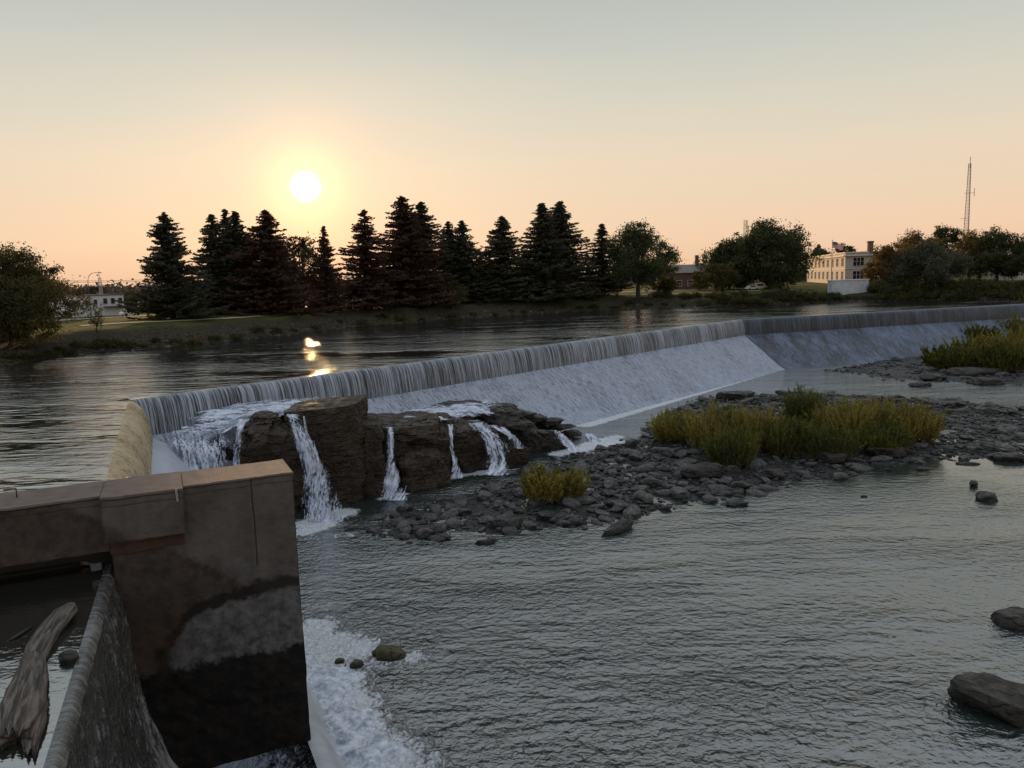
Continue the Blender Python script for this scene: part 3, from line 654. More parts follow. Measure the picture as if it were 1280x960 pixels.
# white water running over the top of the outcrop
def topwater(rows, label):
    rows = [[at_y(*q) for q in r] for r in rows]; V = []; UV = []; E = []; n = 40; nc = 26
    R_ = np.array([[tuple(q) for q in r] for r in rows])           # rows x cols x 3
    kr = np.linspace(0, R_.shape[0] - 1, nc); kc = np.linspace(0, R_.shape[1] - 1, n)
    for a in kr:
        i = min(int(a), R_.shape[0] - 2); fa = a - i
        for c in kc:
            j = min(int(c), R_.shape[1] - 2); fc = c - j
            p = (R_[i, j] * (1 - fa) + R_[i + 1, j] * fa) * (1 - fc) + (R_[i, j + 1] * (1 - fa) + R_[i + 1, j + 1] * fa) * fc
            q = noise.noise(Vector(p) * .9) * .22 + noise.noise(Vector(p) * 2.6) * .12
            V.append((p[0], p[1], p[2] + q)); UV.append((p[1] * .8, p[0] * .8)); E.append(.9 * max(abs(2 * a / (R_.shape[0] - 1) - 1), abs(2 * c / (R_.shape[1] - 1) - 1)) ** 4)
    me = mesh_np('white_water', V, grid_q(nc, n), UV); attr(me, 'edge', E)
    tag(link('white_water', me, m_casc), label, 'rapids', 'white water on the outcrop')
topwater([[(205, 508, 54), (270, 500, 55.5), (340, 496, 57), (400, 493, 58.5), (440, 491, 60)], [(202, 530, 50), (270, 519, 50.5), (330, 514, 50.5), (380, 510, 52), (425, 503, 55)], [(202, 560, 47.5), (280, 548, 48), (345, 521, 47.4), (368, 519, 47.6), (400, 508, 50)]], 'boiling white water on top of the left rocks at the foot of the curtain')
topwater([[(470, 520, 59), (520, 508, 62), (570, 500, 65), (620, 497, 68)], [(478, 528, 55), (530, 520, 57), (590, 511, 61), (640, 503, 66)], [(482, 534, 52), (540, 530, 53.8), (590, 525, 57), (655, 512, 64.5)]], 'foaming water spreading over the flat slabs above the broad cascade')

# ------------------------------------------------------------------ concrete wall in the foreground
m_conc, t, b, o = newmat('stained_concrete'); uv = t.new('ShaderNodeUVMap', uv_map='UVMap').outputs[0]
p = t.new('ShaderNodeNewGeometry').outputs['Position']
sep = t.new('ShaderNodeSeparateXYZ'); t.l.new(uv, sep.inputs[0]); S, Z = sep.outputs[0], sep.outputs[1]
n1 = t.noise(p, .8, 7, .65); n2 = t.noise(p, 3.5, 8, .7); st = t.noise(t.mapping(uv, (2.2, .25, 1)), 1, 5, .6)
base = t.mix(t.math('MULTIPLY_ADD', st, .7, t.math('MULTIPLY_ADD', n2, .6, -.15)), (.030, .0265, .025, 1), (.135, .120, .113, 1))
base = t.mix(t.step(n1, .45, .7, 0, .55), base, (.045, .035, .030, 1))
n4 = t.noise(p, 14, 6, .75); base = t.mix(t.step(n4, .56, .66, 0, .5), base, (.02, .017, .015, 1)); base = t.mix(t.step(n4, .30, .42, .35, 0), base, (.15, .14, .13, 1))
Zn = t.math('ADD', Z, t.math('MULTIPLY_ADD', n1, 1.0, -.5)); Sn = t.math('ADD', S, t.math('MULTIPLY_ADD', n1, .8, -.4))
Zf = t.math('ADD', Zn, t.math('MULTIPLY_ADD', n2, .5, -.25))
# eroded dark band sweeping down from the beam, pale scoured lens beneath it, black wet foot
sA, zA = wallpt(190, 700); sB, zB = wallpt(372, 770); sC, zC = wallpt(310, 770); sD, zD = wallpt(300, 820)
line = t.math('MULTIPLY_ADD', t.math('MULTIPLY', S, S), -.012, zB + .35); line = t.math('ADD', line, t.math('MULTIPLY', S, (zA - zB) / max(sA, .1) * 1.18))
below_line = t.step(t.math('SUBTRACT', line, Zf), -.05, .25)
scour = t.mix(t.step(n2, .3, .7), (.020, .014, .011, 1), (.055, .040, .032, 1))
base = t.mix(t.math('MULTIPLY', below_line, .85), base, scour)
def ell(sc, zc, rs, rz, soft=.35):
    a = t.math('DIVIDE', t.math('SUBTRACT', Sn, sc), rs); c = t.math('DIVIDE', t.math('SUBTRACT', Zf, zc), rz)
    return t.step(t.math('ADD', t.math('MULTIPLY', a, a), t.math('MULTIPLY', c, c)), 1 - soft, 1 + soft, 1, 0)
rim_ = t.math('SUBTRACT', ell(sC - .4, zC - .85, 2.75, 1.85, .10), ell(sC - .4, zC - .95, 2.45, 1.6, .08), clamp=True); base = t.mix(t.math('MULTIPLY', rim_, .8), base, (.008, .006, .005, 1))
lens = ell(sC - .4, zC - .95, 2.45, 1.6, .10)
base = t.mix(lens, base, t.mix(t.step(n2, .3, .7), (.040, .038, .040, 1), (.12, .114, .118, 1)))
rl = t.math('MULTIPLY', ell(wallpt(190, 790)[0], wallpt(190, 790)[1], .9, 1.1, .6), t.step(n2, .45, .6))
base = t.mix(t.math('MULTIPLY', rl, .55), base, (.045, .022, .011, 1))
wet = t.step(t.math('SUBTRACT', zD + .1, Zf), -.05, .18)
base = t.mix(wet, base, t.mix(t.step(n2, .4, .7), (.003, .0025, .0025, 1), (.016, .011, .008, 1)))
sj, zj = wallpt(317, 640); seam = t.math('MULTIPLY', t.step(t.math('ABSOLUTE', t.math('SUBTRACT', S, sj)), .012, .03, 1, 0), t.step(Z, wallpt(317, 706)[1] - .05, wallpt(317, 706)[1], 0, 1))
zj2 = wallpt(300, 609)[1]; seam2 = t.math('MULTIPLY', t.step(t.math('ABSOLUTE', t.math('SUBTRACT', Z, zj2)), .01, .025, 1, 0), .6)
base = t.mix(t.math('MULTIPLY', t.math('MAXIMUM', seam, seam2), .75), base, (.012, .01, .009, 1))
t.put(b.inputs['Base Color'], base); t.put(b.inputs['Roughness'], t.math('MULTIPLY_ADD', wet, -.25, .9)); b.inputs['Specular IOR Level'].default_value = .2
bump(t, t.math('ADD', n2, t.math('MULTIPLY', t.math('ADD', below_line, lens), -.4)), .6, .10, b)
m_ctop = simple('concrete_top', (.098, .074, .063), rough=.9, var=.35, scale=2.5, bs=.4, bd=.03)

def wall_box(name, s0, s1, d0, d1, z0, z1, mat, parent, topmat=None, bev=.03, res=.22):
    """box in wall coordinates (s along the wall leftwards, d behind the front face)"""
    bm = bmesh.new(); c = [bm.verts.new((s, d, z)) for z in (z0, z1) for d in (d0, d1) for s in (s0, s1)]
    for f_ in [(0, 2, 3, 1), (4, 5, 7, 6), (0, 1, 5, 4), (2, 6, 7, 3), (0, 4, 6, 2), (1, 3, 7, 5)]: bm.faces.new([c[i] for i in f_])
    bmesh.ops.bevel(bm, geom=list(bm.edges), offset=bev, segments=2, affect='EDGES')
    for ax, lo, hi in ((0, s0, s1), (2, z0, z1)):
        k = lo + res
        while k < hi - .1:
            co = [0, 0, 0]; co[ax] = k; no = [0, 0, 0]; no[ax] = 1
            bmesh.ops.bisect_plane(bm, geom=bm.verts[:] + bm.edges[:] + bm.faces[:], plane_co=co, plane_no=no); k += res
    uvl = bm.loops.layers.uv.new('UVMap')
    for f_ in bm.faces:
        for l in f_.loops: l[uvl].uv = (l.vert.co.x + (l.vert.co.y if abs(f_.normal.x) > .5 else 0), l.vert.co.z)
    for v in bm.verts:
        s, d_, z = v.co; q = .03 * noise.noise((s * 1.1, z * 1.1, d_ * 2 + 3)) + .022 * noise.noise((s * 5, z * 5, d_ * 5))
        v.co = Vector(W3(s + q, d_ + q, z + q * .6)) - Vector(parent.location)
    bmesh.ops.recalc_face_normals(bm, faces=bm.faces)
    me = bpy.data.meshes.new(name); bm.to_mesh(me); bm.free()
    me.materials.append(mat); o_ = link(name, me, None, parent, smooth=False)
    return o_
wall = empty('concrete_wall', (FRp.x, FRp.y, 0), label='brown stained concrete gate wall across the lower left, its foot black and wet', cat='wall')
sE = wallpt(143, 720)[0]; zbeam = wallpt(60, 702)[1]
wall_box('wall_body', 0, sE, 0, TK, -1.2, ZT - .06, m_conc, wall)
wall_box('beam', sE + .003, 30, 0.02, TK, zbeam, ZT - .06, m_conc, wall)
s1_, zt_ = wallpt(228, 612); s2_, zb_ = wallpt(131, 672)
wall_box('raised_panel', s1_, s2_, -.28, .0, wallpt(200, 668)[1], ZT - .06, m_conc, wall)
wall_box('coping', -.02, s1_ - .003, -.02, TK + .02, ZT - .06, ZT, m_ctop, wall, bev=.015)
wall_box('coping', s1_, s2_, -.30, TK + .02, ZT - .06, ZT + .012, m_ctop, wall, bev=.015)
wall_box('coping', s2_ + .003, 30, -.02, TK + .02, ZT - .06, ZT - .0, m_ctop, wall, bev=.015)
m_rust = simple('rusty_steel', (.035, .014, .007), rough=.75, var=.6, scale=3)
wall_box('rusty_plate', s1_ + .05, s2_ - .1, -.05, -.002, wallpt(200, 684)[1], wallpt(200, 669)[1] , m_rust, wall, bev=.01)
m_dark = simple('void_shade_and_dark_wood', (.008, .006, .005), rough=.7)
gate = wall_box('void_shade_panel', sE + .1, 29, TK * .55, TK * .7, 3, zbeam + .3, m_dark, wall, bev=.01)  # added dark panel standing in for the deep shade under the beam
MB().tube([W3(wallpt(12, 634)[0], TK * .6, ZT), W3(wallpt(12, 634)[0], TK * .6, ZT + .22), W3(wallpt(-5, 634)[0], TK * .6, ZT + .22)], .02).build('handrail_stub', m_rust, wall, loc=(-wall.location.x, -wall.location.y, 0))
# small grey patch bracket hanging at the joint
wall_box('conduit_box', wallpt(222, 622)[0], wallpt(219, 622)[0], -.34, -.282, wallpt(222, 622)[1], wallpt(222, 607)[1], simple('grey_bracket', (.2, .18, .16)), wall, bev=.005)
wall_box('conduit_box', wallpt(128, 710)[0], wallpt(114, 710)[0], -.1, .015, wallpt(122, 712)[1], wallpt(122, 704)[1], simple('grey_box', (.05, .06, .07)), wall, bev=.01)

# ------------------------------------------------------------------ forebay pool, its spillway and the churning water
ZQ = 6.88
C0 = v2(at(138, 712, ZQ)); C1 = v2(at(68, 960, ZQ)); cd = (C1 - C0).normalized(); cn = Vector((-cd.y, cd.x))
if cn.x < 0: cn = -cn
C0b = C0 - cd * .6
m_pool = water_mat('forebay_water', [((.6, 1.5, 1), .9, 1.2, .35), ((1, 2, 1), .9, 4, .12)], deep=(.015, .015, .013), rough=.03, dist=.06, ior=4.2)
pl = [C0b - cn * .12, C0 + cd * 16 - cn * .12, C0 + cd * 16 - cn * 30, FRp + wdir * 34, FRp + wdir * 34 + wn * (TK * .6), FRp + wdir * (sE + .05) + wn * (TK * .6)]
print('pool', pl)
me = flat_sheet('forebay_water', pl, ZQ)
tag(link('forebay_water', me, m_pool), kind='structure')
m_spill = fall_mat('spill_water', 4.5, 1.8, .60, dark=(.010, .009, .008), light=(.26, .26, .27), rough=.06, soft=.09, bs=1, bd=.30, fine=1.2, wob=True, ior=1.8, bigamp=.45, grow=.10)
m_rim = fall_mat('rim_water', 7, 1.5, .52, dark=(.03, .03, .028), light=(.16, .155, .15), rough=.08, soft=.14, bs=1, bd=.05, wob=True, ior=1.8)
def strip(name, a, dd, nn, L, prof, nrow, ds, mat, parent, rough, seed):
    pr = resample(prof, nrow); s = np.arange(0, L, ds); V = []; UV = []
    for k, (o_, z_, q_) in enumerate(pr):
        for x in s:
            r_ = rough * (noise.noise((x * 2.0, q_ * .4, seed)) + .6 * noise.noise((x * 5, q_ * 1.2, seed))) * min(1, k / 4)
            z2 = z_
            p = a + dd * float(x) + nn * (o_ + r_); V.append((p.x, p.y, z2 + r_ * .5)); UV.append((x, q_ + seed))
    return link(name, mesh_np(name, V, grid_q(nrow, len(s)), UV), mat, parent, loc=(-parent.location.x, -parent.location.y, 0))
sp = empty('spillway', (C0.x, C0.y, 0), label='broken dark spillway lip with a thin sheet of water sliding down beside the driftwood', cat='spillway')
strip('crest', C0b, cd, cn, 16, [(-.16, ZQ + .004), (-.05, ZQ + .003), (.0, ZQ - .02), (.05, ZQ - .08), (.1, ZQ - .2)], 8, .08, m_rim, sp, .015, 2)
strip('water_curtain', C0b, cd, cn, 16, [(.1, ZQ - .2), (.2, ZQ - .9), (.36, 4.4), (.62, 2.7), (.95, 1.4), (1.35, .7)], 60, .08, m_spill, sp, .10, 6)
# stilling pool right of the spillway
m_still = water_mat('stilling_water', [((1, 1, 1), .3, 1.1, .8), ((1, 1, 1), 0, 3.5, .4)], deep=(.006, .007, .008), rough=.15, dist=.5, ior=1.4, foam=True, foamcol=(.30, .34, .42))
E0 = FRp + wdir * .0; lower0 = v2(at(386, 848, 0)); lower1 = v2(at(433, 960, 0)); ld = (lower1 - lower0).normalized(); ln = Vector((-ld.y, ld.x))
if ln.x < 0: ln = -ln
q0 = v2(FR) ; up_off = (q0 - lower0).dot(ln)          # signed offset of the sheet's upper edge
gx = np.arange(C0.x - 2, q0.x + 6, .2); gy = np.arange(4, FRp.y + 3, .2); X, Y = np.meshgrid(gx, gy)
N = np.array([noise.noise((x * .9, y * .9, 7)) + .5 * noise.noise((x * 2.4, y * 2.4, 7)) for x, y in zip(X.ravel(), Y.ravel())]).reshape(X.shape)
off_r = (X - lower0.x) * ln.x + (Y - lower0.y) * ln.y
keep = (off_r < up_off + .05) & (((X - FRp.x) * wn.x + (Y - FRp.y) * wn.y) < .3)
Q = grid_q(len(gy), len(gx)); Q = Q[keep.ravel()[Q].all(1)]
me = mesh_np('stilling_pool_water', np.stack([X.ravel(), Y.ravel(), (ZP - .05 + N * .09).ravel()], 1), Q)
fo = np.clip(1.0 - segd(X, Y, np.array(C0 + cn * 2.6), np.array(C0 + cd * 12 + cn * 2.6)) * .33, .28, .95)
attr(me, 'foam', fo.ravel()); attr(me, 'chop', np.ones(X.size)); tag(link('stilling_pool_water', me, m_still), kind='structure')
m_slide = fall_mat('slide_water', 1.2, .5, .4, dark=(.16, .16, .165), light=(.34, .36, .38), rough=.18, soft=.25, bs=.5, bd=.08)
sl_ = empty('sluice_slide', (lower0.x, lower0.y, 0), label='smooth grey slide of water beside the wall end running down to the white foam', cat='spillway')
a0 = lower0 - ld * .2
strip('water_slide', a0, ld, ln, 22, [(up_off - .1, ZP - .02), (up_off + .1, ZP - .0), (up_off + .35, ZP - .12), (-.15, .12), (.25, -.06)], 16, .12, m_slide, sl_, .03, 9)
# churning foam lip: lumpy geometry next to the slide
gx = np.arange(0, 20, .1); gy = np.arange(-.2, 2.6, .1); X, Y = np.meshgrid(gx, gy)
V = []
for s_, o_ in zip(X.ravel(), Y.ravel()):
    p = a0 + ld * float(s_) + ln * float(o_ + .1 * noise.noise((s_ * 1.5, o_, 1))); am = max(0, 1 - abs(o_ - .45) / (1.5 + .9 * noise.noise((s_ * .6, 0, 0))))
    z = -.10 + .26 * am * (1 + 1.1 * noise.noise((s_ * 1.6, o_ * 1.8, 3)) + .6 * noise.noise((s_ * 4, o_ * 4, 3))); V.append((p.x, p.y, z))
me = mesh_np('foam', V, grid_q(len(gy), len(gx))); tag(link('foam', me, m_foam), 'churning white foam heaped along the foot of the smooth slide', 'foam', kind='stuff')

# driftwood log
m_log, t, b, o = newmat('driftwood'); uv = t.new('ShaderNodeUVMap', uv_map='UVMap').outputs[0]
g1 = t.noise(t.mapping(uv, (9, 1.0, 1)), 1, 7, .7, .4); g2 = t.noise(t.mapping(uv, (2, .9, 1)), 1, 5, .6)
c = t.mix(t.step(g1, .38, .66), (.018, .014, .011, 1), (.17, .14, .12, 1)); c = t.mix(t.step(g2, .5, .7, 0, .6), c, (.13, .06, .03, 1))
t.put(b.inputs['Base Color'], c); b.inputs['Roughness'].default_value = .85; bump(t, g1, 1, .12, b)
def logmesh(path, n=90, nc=40, seed=0, flat=.5):
    path = [(at(u, v, z), r_) for u, v, z, r_ in path]; P = np.array([tuple(a) for a, _ in path]); Rr = np.array([r_ for _, r_ in path]); k = np.arange(len(P)); tt = np.linspace(0, len(P) - 1, n)
    C = np.stack([np.interp(tt, k, P[:, i]) for i in range(3)], 1); rr_ = np.interp(tt, k, Rr); V = []; UV = []; acc = 0
    dr = Vector(P[-1] - P[0]).normalized(); sd = dr.cross(Vector((0, 0, 1))).normalized(); up = sd.cross(dr)
    for i in range(n):
        if i: acc += np.linalg.norm(C[i] - C[i - 1])
        for j in range(nc):
            a = 2 * math.pi * j / nc; rad = rr_[i] * (1 + .16 * noise.noise((math.cos(a) * 1.5, math.sin(a) * 1.5 + seed, acc * .5)) + .13 * noise.noise((math.cos(a) * 6, math.sin(a) * 6, acc * .6 + seed)) + .07 * noise.noise((math.cos(a) * 14, math.sin(a) * 14, acc * 3 + seed)))
            e_ = 1.0
            if i > n - 14: e_ = 1 + (i - n + 14) * .03 * noise.noise((math.cos(a) * 4, math.sin(a) * 4, seed + 1))
            p = Vector(C[i]) + (sd * math.cos(a) + up * (math.sin(a) * flat)) * rad * e_
            if i > n - 6: p = p + dr * (i - n + 6) * .10 * noise.noise((math.cos(a) * 5, math.sin(a) * 5, seed + 7))
            V.append(p); UV.append((a * rr_.max(), acc))
    V.append(Vector(C[0])); V.append(Vector(C[-1])); UV += [(0, 0), (0, acc)]
    Q = grid_q(n, nc, True); me = bpy.data.meshes.new('log')
    fs = [tuple(int(x) for x in q) for q in Q] + [(len(V) - 2, (j + 1) % nc, j) for j in range(nc)] + [(len(V) - 1, (n - 1) * nc + j, (n - 1) * nc + (j + 1) % nc) for j in range(nc)]
    me.from_pydata([tuple(v) for v in V], [], fs); l = me.uv_layers.new(name='UVMap')
    for lo in me.loops: l.data[lo.index].uv = UV[lo.vertex_index]
    return me
lg = empty('driftwood_log', at(40, 850, ZQ + .1), label='weathered split driftwood log lying on the dark water above the spillway lip', cat='log')
inv = (-lg.location.x, -lg.location.y, -lg.location.z)
link('trunk', logmesh([(42, 818, ZQ + .10, .17), (40, 836, ZQ + .12, .25), (34, 860, ZQ + .15, .31), (28, 885, ZQ + .16, .34), (24, 905, ZQ + .14, .32), (20, 922, ZQ + .1, .26)], seed=1), m_log, lg, inv)
link('branch', logmesh([(88, 755, ZQ + .15, .10), (82, 764, ZQ + .18, .24), (70, 778, ZQ + .15, .26), (58, 794, ZQ + .12, .25), (50, 808, ZQ + .1, .24), (42, 826, ZQ + .06, .2)], 60, 28, 5), m_log, lg, inv)
link('branch', logmesh([(44, 880, ZQ + .1, .18), (42, 905, ZQ + .1, .17), (39, 925, ZQ + .08, .13), (38, 938, ZQ + .05, .09)], 40, 20, 9), m_log, lg, inv)
q = at(86, 826, ZQ); me = rock_mesh('stone', .21, .15, .15, 55, 4); tag(link('stone', me, m_slab, loc=(q.x, q.y, ZQ + .06)), 'small dark stone caught on the spillway lip beside the log', 'rock')
q = at(25, 795, ZQ); me = logmesh([(12, 800, ZQ + .02, .03), (22, 794, ZQ + .04, .05), (36, 785, ZQ + .03, .04)], 30, 10, 3); tag(link('driftwood_stick', me, m_dark), 'thin dark stick floating left of the driftwood branch', 'stick')

# ------------------------------------------------------------------ foliage
def leaf_mat(name, cols, trans=.35, rough=.75, scale=.35):
    m, t, b, o = newmat(name); g = t.new('ShaderNodeNewGeometry'); rnd = g.outputs['Random Per Island']
    f = t.math('ADD', t.math('MULTIPLY', rnd, .6), t.math('MULTIPLY_ADD', t.noise(g.outputs['Position'], scale, 4), 1.4, -.5))
    c = t.ramp(f, [(i / (len(cols) - 1) * .8 + .1, tuple(k) + (1,)) for i, k in enumerate(cols)])
    t.put(b.inputs['Base Color'], c); b.inputs['Roughness'].default_value = rough; b.inputs['Specular IOR Level'].default_value = .15
    tr = t.new('ShaderNodeBsdfTranslucent'); t.l.new(c, tr.inputs[0]); mx = t.new('ShaderNodeMixShader'); mx.inputs[0].default_value = trans
    t.l.new(b.outputs[0], mx.inputs[1]); t.l.new(tr.outputs[0], mx.inputs[2]); t.l.new(mx.outputs[0], o.inputs[0]); return m
m_spruce = leaf_mat('spruce_needles', [(.030, .032, .024), (.054, .054, .036), (.08, .076, .046)], .25)
m_spruce_glow = leaf_mat('spruce_needles_sun_glow', [(.045, .026, .020), (.065, .038, .028), (.09, .052, .036)], .3)  # reddish needle colour paints in the glow and haze near the sun
m_green = leaf_mat('dark_leaves', [(.020, .027, .013), (.045, .056, .022), (.085, .095, .032)], .3)
m_olive = leaf_mat('olive_leaves', [(.022, .024, .008), (.045, .048, .014), (.085, .08, .022)], .4)
m_greyg = leaf_mat('grey_green_leaves', [(.032, .036, .026), (.060, .066, .044), (.10, .10, .055)], .3)
m_rustl = leaf_mat('rust_leaves', [(.05, .036, .016), (.11, .070, .024), (.19, .12, .035)], .4)
m_willow = leaf_mat('willow_leaves', [(.035, .032, .014), (.060, .054, .020), (.095, .085, .026)], .35)
m_yel = leaf_mat('yellow_willow', [(.055, .065, .02), (.15, .14, .035), (.27, .225, .055), (.39, .30, .075)], .45, scale=.45)
m_yelg = leaf_mat('green_willow', [(.04, .05, .015), (.10, .11, .03), (.21, .18, .038)], .45, scale=.45)
m_far = leaf_mat('distant_leaves', [(.07, .06, .05), (.10, .085, .065)], .2)
m_bark = simple('bark', (.035, .026, .02), rough=.9, scale=3)
m_stem = simple('willow_stem', (.07, .045, .03), rough=.9, scale=3)

def quads(C, L, W, up=.0, vertical=0.0):
    """leaf quads around centres C: half-length L, half-width W, random orientation"""
    n = len(C); a = rng.normal(size=(n, 3)); a[:, 2] = a[:, 2] * (1 - up) + vertical; a /= np.linalg.norm(a, axis=1)[:, None]
    b_ = np.cross(a, rng.normal(size=(n, 3))); b_ /= np.linalg.norm(b_, axis=1)[:, None]
    L = np.broadcast_to(L, n)[:, None]; W = np.broadcast_to(W, n)[:, None]
    V = np.stack([C - a * L, C + b_ * W, C + a * L, C - b_ * W], 1).reshape(-1, 3); return V
def leafmesh(name, V): return mesh_np(name, V, np.arange(len(V)).reshape(-1, 4))

def spruce_mesh(seed, H=14.0, Rb=4.2, dens=1.0, sparse=0.0):
    rr = np.random.default_rng(seed); C = []; z = H * .985
    mb = MB(); mb.tube([(0, 0, -.3), (0, 0, H * .5), (0, 0, H)], [H * .022, H * .012, .02], 8)
    while z > H * .045:
        f_ = 1 - z / H; env = 1.22 * Rb * (f_ ** .74) * (1 if f_ < .86 else 1 - (f_ - .86) * 1.2); nb = int(8 + 9 * f_)
        gap_ = rr.uniform(0, 6.28)
        for k in range(nb):
            if rr.random() < sparse * .45: continue
            az = rr.uniform(0, 6.283); L = max(.22, env * rr.uniform(.45, 1.08) * (1 + .60 * noise.noise((math.cos(az) * 1.2, math.sin(az) * 1.2, z * .45 + seed * 9)))); nst = max(3, int(L / .16 * dens))
            t_ = np.linspace(.05, 1, nst); zz_ = z + rr.uniform(-.3, .3) - .30 * L * t_ + .26 * L * t_ ** 2.6
            rad = L * t_; side = .30 * L * (1 - t_ ** 1.3) * .8 + .08
            m = 5; tt = np.repeat(t_, m); sd = rr.uniform(-1, 1, nst * m) * np.repeat(side, m)
            x = np.repeat(rad, m) * math.cos(az) - sd * math.sin(az); y = np.repeat(rad, m) * math.sin(az) + sd * math.cos(az)
            C.append(np.stack([x, y, np.repeat(zz_, m) - np.abs(rr.normal(0, .09, nst * m)) - np.abs(sd) * .18], 1))
            if k % 3 == 0 and L > 1: mb.tube([(0, 0, z), (L * .5 * math.cos(az), L * .5 * math.sin(az), z - .15 * L), (L * .9 * math.cos(az), L * .9 * math.sin(az), z - .1 * L)], [.05, .03, .012], 4)
        z -= rr.uniform(.18, .40) * (.6 + .7 * f_)
    C = np.vstack(C); n = len(C); out_ = C.copy(); out_[:, 2] = 0
    d_ = out_ / (np.linalg.norm(out_, axis=1)[:, None] + 1e-6) + rr.normal(0, .5, (n, 3)); d_[:, 2] -= .25; d_ /= np.linalg.norm(d_, axis=1)[:, None]
    b_ = np.cross(d_, rr.normal(size=(n, 3))); b_ /= np.linalg.norm(b_, axis=1)[:, None]; L = rr.uniform(.12, .28, n)[:, None]; W = rr.uniform(.045, .10, n)[:, None]
    V = np.stack([C - d_ * L, C + b_ * W, C + d_ * L, C - b_ * W], 1).reshape(-1, 3)
    me = bpy.data.meshes.new('trunk'); me.from_pydata(mb.v, [], mb.f); me.materials.append(m_bark)
    return leafmesh('crown', V), me
variants = [spruce_mesh(21, Rb=3.6, sparse=.6), spruce_mesh(22, Rb=4.4, sparse=.35), spruce_mesh(23, Rb=3.2, sparse=.8), spruce_mesh(24, Rb=4.8, sparse=.3), spruce_mesh(25, Rb=4.0, sparse=.9)]
variants = [spruce_mesh(1, sparse=.3), spruce_mesh(2, Rb=3.6, sparse=.1), spruce_mesh(3, Rb=4.0), spruce_mesh(4, Rb=3.3, sparse=.5), spruce_mesh(5, Rb=4.4, sparse=.1)] + variants
RBS = (4.2, 3.6, 4.0, 3.3, 4.4, 3.6, 4.4, 3.2, 4.8, 4.0)
mcopies = {}
def wy(u):
    v = float(np.interp(u, [p_[0] for p_ in bank_px], [p_[1] for p_ in bank_px])); return at(u, v, ZU).y
def spruce(u, vtop, Y, hw, var, label, warm=False):
    Y = max(Y + 3, wy(u) + 9 + (Y % 7))
    x = x_for(u, Y, 12); top = at_y(u, vtop, Y); x = top.x; zb = gz(x, Y); H = top.z - zb
    root = empty('spruce_tree', (x, Y, zb), random.uniform(0, 6.28), label=label, cat='tree', group='spruces in the riverside park')
    cr, tr = variants[var]; Rw = hw * (.85 if 340 < u < 440 else 1.30) / 960 * Y; base = RBS[var]
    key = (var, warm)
    if key not in mcopies: c2 = cr.copy(); c2.materials.append(m_spruce_glow if warm else m_spruce); mcopies[key] = c2
    for nm, me in (('crown', mcopies[key]), ('trunk', tr)):
        o_ = bpy.data.objects.new(nm, me); col.objects.link(o_); o_.parent = root
    root.scale = (Rw / base, Rw / base, H / 14.0)
    return root
SP = [(205, 266, 108, 40, 0, 'tall layered spruce standing alone at the left, its trunk clear of the grass', False),
      (264, 267, 120, 31, 3, 'spruce with feathery drooping branches at the left end of the dark clump', False),
      (281, 262, 126, 28, 1, 'thin-topped spruce leftmost of the close pair of tips beside the feathery one', False),
      (293, 264, 122, 34, 2, 'spruce whose tip is the right one of the close pair', False),
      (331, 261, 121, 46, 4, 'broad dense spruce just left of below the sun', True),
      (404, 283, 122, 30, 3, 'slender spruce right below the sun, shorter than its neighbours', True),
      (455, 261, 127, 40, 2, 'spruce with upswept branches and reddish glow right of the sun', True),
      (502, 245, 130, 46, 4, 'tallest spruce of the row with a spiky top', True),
      (526, 252, 139, 36, 1, 'narrow tall spruce touching the right side of the tallest', False),
      (560, 276, 139, 26, 3, 'thin spruce left of the pair between the tallest and the middle one', False),
      (577, 275, 144, 34, 0, 'open-branched spruce at the right of the pair near the row centre', False),
      (627, 269, 142, 37, 4, 'symmetrical cone-shaped spruce standing in the middle gap', False),
      (677, 254, 147, 38, 2, 'left one of two tall spruces grown together right of the middle', False),
      (699, 251, 151, 42, 4, 'right one of two tall spruces grown together right of the middle', False),
      (752, 280, 152, 27, 1, 'spruce leaning against the broad leafy tree at the right of the park', False),
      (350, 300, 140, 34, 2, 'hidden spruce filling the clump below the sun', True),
      (310, 290, 138, 30, 2, 'hidden dark spruce inside the left clump', False),
      (600, 320, 155, 26, 2, 'short dark spruce behind the gap left of the middle spruce', False),
      (657, 315, 158, 24, 2, 'short dark spruce behind the gap right of the middle spruce', False)]
for k_, a in enumerate(SP): spruce(a[0], a[1], a[2], a[3], [0, 5, 7, 2, 8, 3, 9, 4, 1, 5, 6, 8, 2, 4, 7, 1, 9, 6, 3, 5][k_], a[5], a[6])

